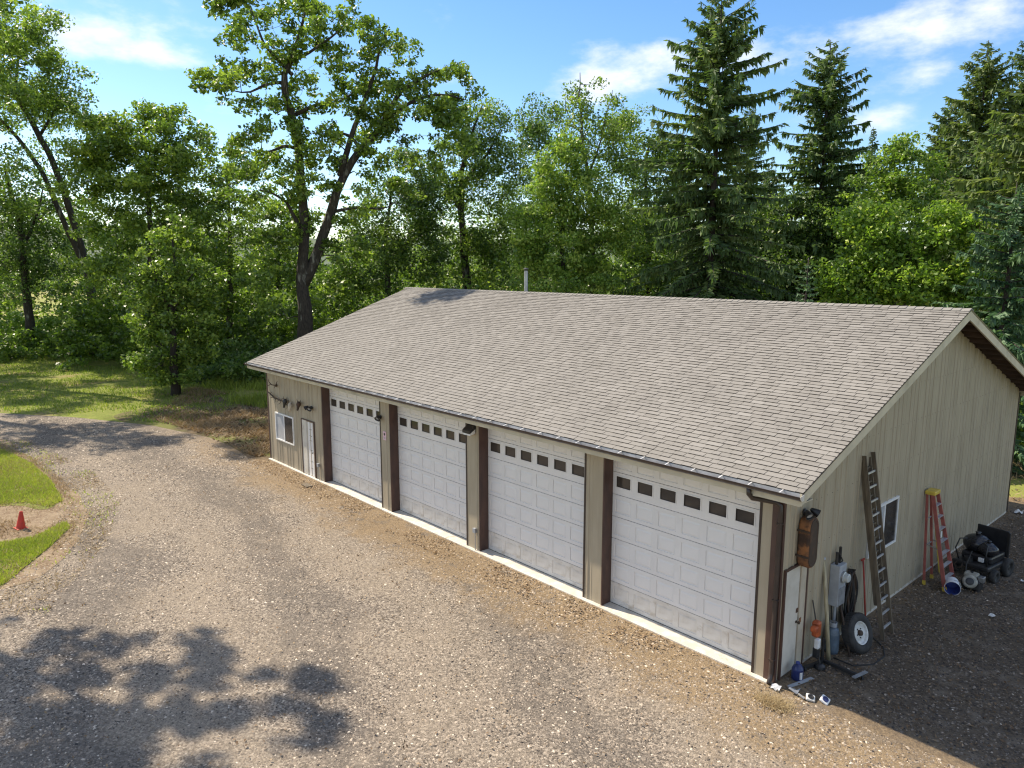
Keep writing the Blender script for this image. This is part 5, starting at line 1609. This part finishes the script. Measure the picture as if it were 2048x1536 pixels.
leaf_stuff('undergrowth', belt((400, 900), (84, 100), 7.0, 380, 79, power=1.0), 1.2, 44, .42, 'leaf_lime', 79, .35)
leaf_stuff('undergrowth', belt((-40, 1300), (88, 106), 17.0, 1300, 80, power=.75), 1.5, 44, .44, 'leaf_oak', 80, .45)
leaf_stuff('far_wood', belt((-500, 2500), (260, 320), 9.0, 600, 77), 3.2, 20, 1.6, 'leaf_dark', 77, .5)
leaf_stuff('far_wood', belt((-500, 2500), (560, 680), 15.0, 700, 78), 6.5, 24, 3.2, 'leaf_dark', 78, .5)

def blades(name, pts, h, w, m, seed, tone_mu=.5, lean=.5, z0=.02, patch=.5):
    rng = np.random.default_rng(seed)
    n = len(pts)
    a_ = rng.random(n) * 6.28
    hh = h * rng.uniform(.4, 1.3, n)
    base = np.column_stack([pts[:, 0], pts[:, 1], np.full(n, z0)])
    s = np.column_stack([np.cos(a_), np.sin(a_), np.zeros(n)]) * (w * rng.uniform(.6, 1.3, n))[:, None]
    l = np.column_stack([rng.normal(size=n) * lean, rng.normal(size=n) * lean, np.ones(n)]) * hh[:, None]
    V = np.stack([base - s, base + s, base + l], 1).reshape(-1, 3)
    pn = vnoise(pts, .9, seed)
    tn = np.clip(tone_mu + (pn - .5) * patch + rng.normal(0, .18, n), 0, 1)
    return tag(link(name, np_mesh(name, V, np.arange(3 * n).reshape(n, 3), np.repeat(tn, 3)), m), kind='stuff')

def scatter(poly, n, seed, noise=None, thr=0.0):
    rng = np.random.default_rng(seed)
    P = np.array(poly); lo, hi = P.min(0), P.max(0)
    p = rng.uniform(lo, hi, (n, 2))
    p = p[in_poly(p, poly)]
    if noise:
        p = p[vnoise(p, noise, seed + 3) + rng.normal(0, .08, len(p)) > thr]
    return p
VIS_A, VIS_B = LAWN_A, LAWN_B
blades('lawn_grass', scatter(VIS_A, 50000, 81, .7, .12), .09, .016, 'grass_green', 81, .55, z0=.025)
blades('lawn_grass', scatter(VIS_B, 56000, 82, .8, .10), .09, .014, 'grass_green', 82, .5, z0=.025)
blades('dry_grass', scatter(ISLAND, 60000, 83, .6, .42), .09, .012, 'grass_dry', 83, .5, lean=1.0, z0=.018)
LAWN_VIS = [(-86, -24), (-81, -3), (-78, 2), (-71, 9), (-50, 9), (-43, 6.5), (-36, 4), (-31, .6), (-32, -1.0), (-36, -3.0), (-41.2, -6.4), (-60, -15.5), (-70, -22)]
LAWN_TONE = .62
blades('lawn_grass', scatter(LAWN_VIS, 90000, 84, .35, .35), .16, .03, 'grass_lawn', 84, LAWN_TONE, z0=.005)
TUFT = [(-47, 5.5), (-44, 7.5), (-38, 8.5), (-33, 7), (-31, 4.5), (-36, 3.6), (-42, 4.2), (-46, 2.6), (-48, 3.2)]
blades('tall_grass', scatter(TUFT, 9000, 85, .5, .5), .5, .03, 'grass_green', 85, .15, lean=.3, z0=.0)
DIRT = [(-44, 4), (-30, 6), (-23.5, 4.5), (-23, -.4), (-30, -.6), (-35, -1.4), (-38, 1)]
blades('dry_grass', scatter(DIRT, 26000, 86, .5, .4), .2, .025, 'grass_dry', 86, .3, lean=1.2, z0=.0)
BACKL = [(-1, 16.5), (6, 16.5), (10, 30), (-4, 30)]
blades('dry_grass', scatter(BACKL, 9000, 87, .5, .3), .22, .03, 'grass_dry', 87, .7, lean=.8, z0=.0)

def stones(name, p, smin, smax, seed, m='stone_mix', mu=.5, flat=.6, z0=.012):
    rng = np.random.default_rng(seed)
    n = len(p)
    s = smin + (smax - smin) * rng.random(n) ** 2.2
    oct_ = np.array([(1, 0, 0), (0, 1, 0), (-1, 0, 0), (0, -1, 0), (0, 0, 1)], float)
    rot = rng.random(n) * 6.28
    c, s_ = np.cos(rot), np.sin(rot)
    V = np.repeat(oct_[None], n, 0) * (1 + rng.normal(0, .22, (n, 5, 1)))
    V = V * np.stack([s, s * rng.uniform(.55, .95, n), s * flat * rng.uniform(.6, 1.2, n)], 1)[:, None, :]
    V[:, 4, :2] += rng.normal(0, .25, (n, 2)) * s[:, None]
    x = V[..., 0] * c[:, None] - V[..., 1] * s_[:, None]; y = V[..., 0] * s_[:, None] + V[..., 1] * c[:, None]
    V = np.stack([x + p[:, :1], y + p[:, 1:2], V[..., 2] + z0], -1).reshape(-1, 3)
    tri = np.array([(0, 1, 4), (1, 2, 4), (2, 3, 4), (3, 0, 4)])
    F = (np.arange(n)[:, None, None] * 5 + tri[None]).reshape(-1, 3)
    t_ = np.clip(rng.normal(mu, .26, n), 0, 1)
    return tag(link(name, np_mesh(name, V, F, np.repeat(t_, 5)), m), kind='stuff')
NEARG = [(-20, -9.5), (-12, -12), (-3, -11), (3.5, -4), (3.5, .0), (-1, -.2), (-22, -.2), (-25, -1.5), (-24, -7)]
q = scatter(NEARG, 165000, 91)
dcam = np.linalg.norm(q - CAM[:2], axis=1)
q = q[np.random.default_rng(5).random(len(q)) < np.clip(1.6 - dcam / 22, .25, 1)]
q = q[vnoise(q, .33, 17) * .6 + vnoise(q, 1.1, 18) * .4 + np.random.default_rng(6).normal(0, .12, len(q)) > .36]
stones('gravel_stones', q, .010, .036, 91)
FARG = [(-41, -7.5), (-33, -8), (-24, -7), (-20, -1), (-23, -.6), (-29, -1), (-37, -4)]
stones('gravel_stones', scatter(FARG, 26000, 92), .015, .05, 92, mu=.45)
SIDE = [(.05, .2), (4, .2), (4, 6), (2.5, 16), (.05, 16)]
stones('gravel_stones', scatter(SIDE, 22000, 93), .008, .035, 93, mu=.25)
EDGE = [(-34, -7.0), (-25, -6.0), (-20.5, -6.2), (-16.5, -7.6), (-12.6, -9.8), (-13.6, -10.9), (-16.2, -9.9), (-18, -8.9), (-21, -7.9), (-26, -7.9), (-34, -8.6)]
stones('gravel_stones', scatter(EDGE, 14000, 100, 1.1, .4), .012, .045, 100, mu=.55, z0=.022)
blades('dry_grass', scatter(EDGE, 16000, 101, .9, .45), .08, .012, 'grass_dry', 101, .6, lean=1.3, z0=.018)
blades('dry_grass', scatter(VIS_A, 9000, 103, .6, .55), .09, .012, 'grass_dry', 103, .6, lean=1.0, z0=.03)
blades('dry_grass', scatter(VIS_B, 9000, 104, .7, .55), .09, .012, 'grass_dry', 104, .6, lean=1.0, z0=.03)
blades('lawn_grass', scatter(EDGE, 5000, 102, .8, .62), .09, .014, 'grass_green', 102, .6, z0=.018)
# leaf litter: a drift along the front of the doors, thinner elsewhere
STRIP = [(-22.4, -.15), (.1, -.15), (.5, -.7), (-4, -1.1), (-12, -1.1), (-22.6, -1.0)]
def litter(name, p, size, seed, mu, z=.03):
    rng = np.random.default_rng(seed)
    pos = np.column_stack([p, z + rng.random(len(p)) * .025])
    V, Q, T_ = leaf_quads(pos, size * rng.uniform(.5, 1.3, len(p)), np.clip(rng.normal(mu, .25, len(p)), 0, 1), rng, up=1.3, aspect=.55)
    return tag(link(name, np_mesh(name, V, Q, T_), 'dead_leaf'), kind='stuff')
litter('leaf_litter', scatter(STRIP, 5200, 94, 1.6, .5), .065, 94, .8)
litter('leaf_litter', scatter(NEARG, 3800, 95), .06, 95, .6)
litter('leaf_litter', scatter(SIDE, 2600, 96), .07, 96, .35)
litter('leaf_litter', scatter(DIRT, 6000, 97, .5, .4), .16, 97, .4)
litter('leaf_litter', scatter(BACKL, 2000, 98), .12, 98, .6)
# straw clump by the corner
ang = np.random.default_rng(3).normal(size=(900, 2)) * np.array([.16, .10]) + np.array([.32, -.62])
blades('straw_clump', ang, .10, .006, 'grass_dry', 99, .85, lean=1.4, z0=.012)

# rock and logs by the tree line
def boulder(name, loc, r, sd, lab, cat, m='rock_grey', sc=(1, 1, .8)):
    bm = bmesh.new(); bmesh.ops.create_icosphere(bm, subdivisions=3, radius=r)
    rg = np.random.default_rng(sd); K = rg.normal(size=(6, 3)) * 2.2 / r; ph = rg.random(6) * 6.28
    for v in bm.verts:
        p = np.array(v.co); v.co *= 1 + .06 * sum(math.sin(float(K[i] @ p) + ph[i]) for i in range(6))
        v.co = Vector((v.co.x * sc[0], v.co.y * sc[1], v.co.z * sc[2] + r * .45))
    me = bpy.data.meshes.new(name); bm.to_mesh(me); bm.free()
    tag(link(name, me, m, None, loc, smooth=True), lab, cat)
g = ground_at(182, 688)
boulder('boulder', (g[0], g[1], 0), .75, 1, 'grey boulder at the far lawn edge below the leaning oak', 'rock', sc=(1, 1, 1.0))
def log(a, b, r, lab):
    a, b = Vector(a), Vector(b)
    t = empty('log', lab, 'log', tuple(a), 'dark logs left of the garage')
    d = b - a
    MB().tube([(0, 0, r), tuple(d * .5 + Vector((0, 0, r * 1.1))), tuple(d + Vector((0, 0, r)))], [r, r * .95, r * .85], 10).build('bark', 'log_dark', t, smooth=True)
    MB().lathe([(0, r * .84), (.01, r * .8), (.01, 0)], d + Vector((0, 0, r)), d, n=10).build('cut_end', 'old_wood', t)
log((-33.5, 5.2, 0), (-29.6, 5.6, 0), .22, 'thicker dark log lying behind the left end of the garage')
log((-31.5, 4.3, 0), (-27.6, 4.5, 0), .15, 'thinner dark log lying in front of the thick one')
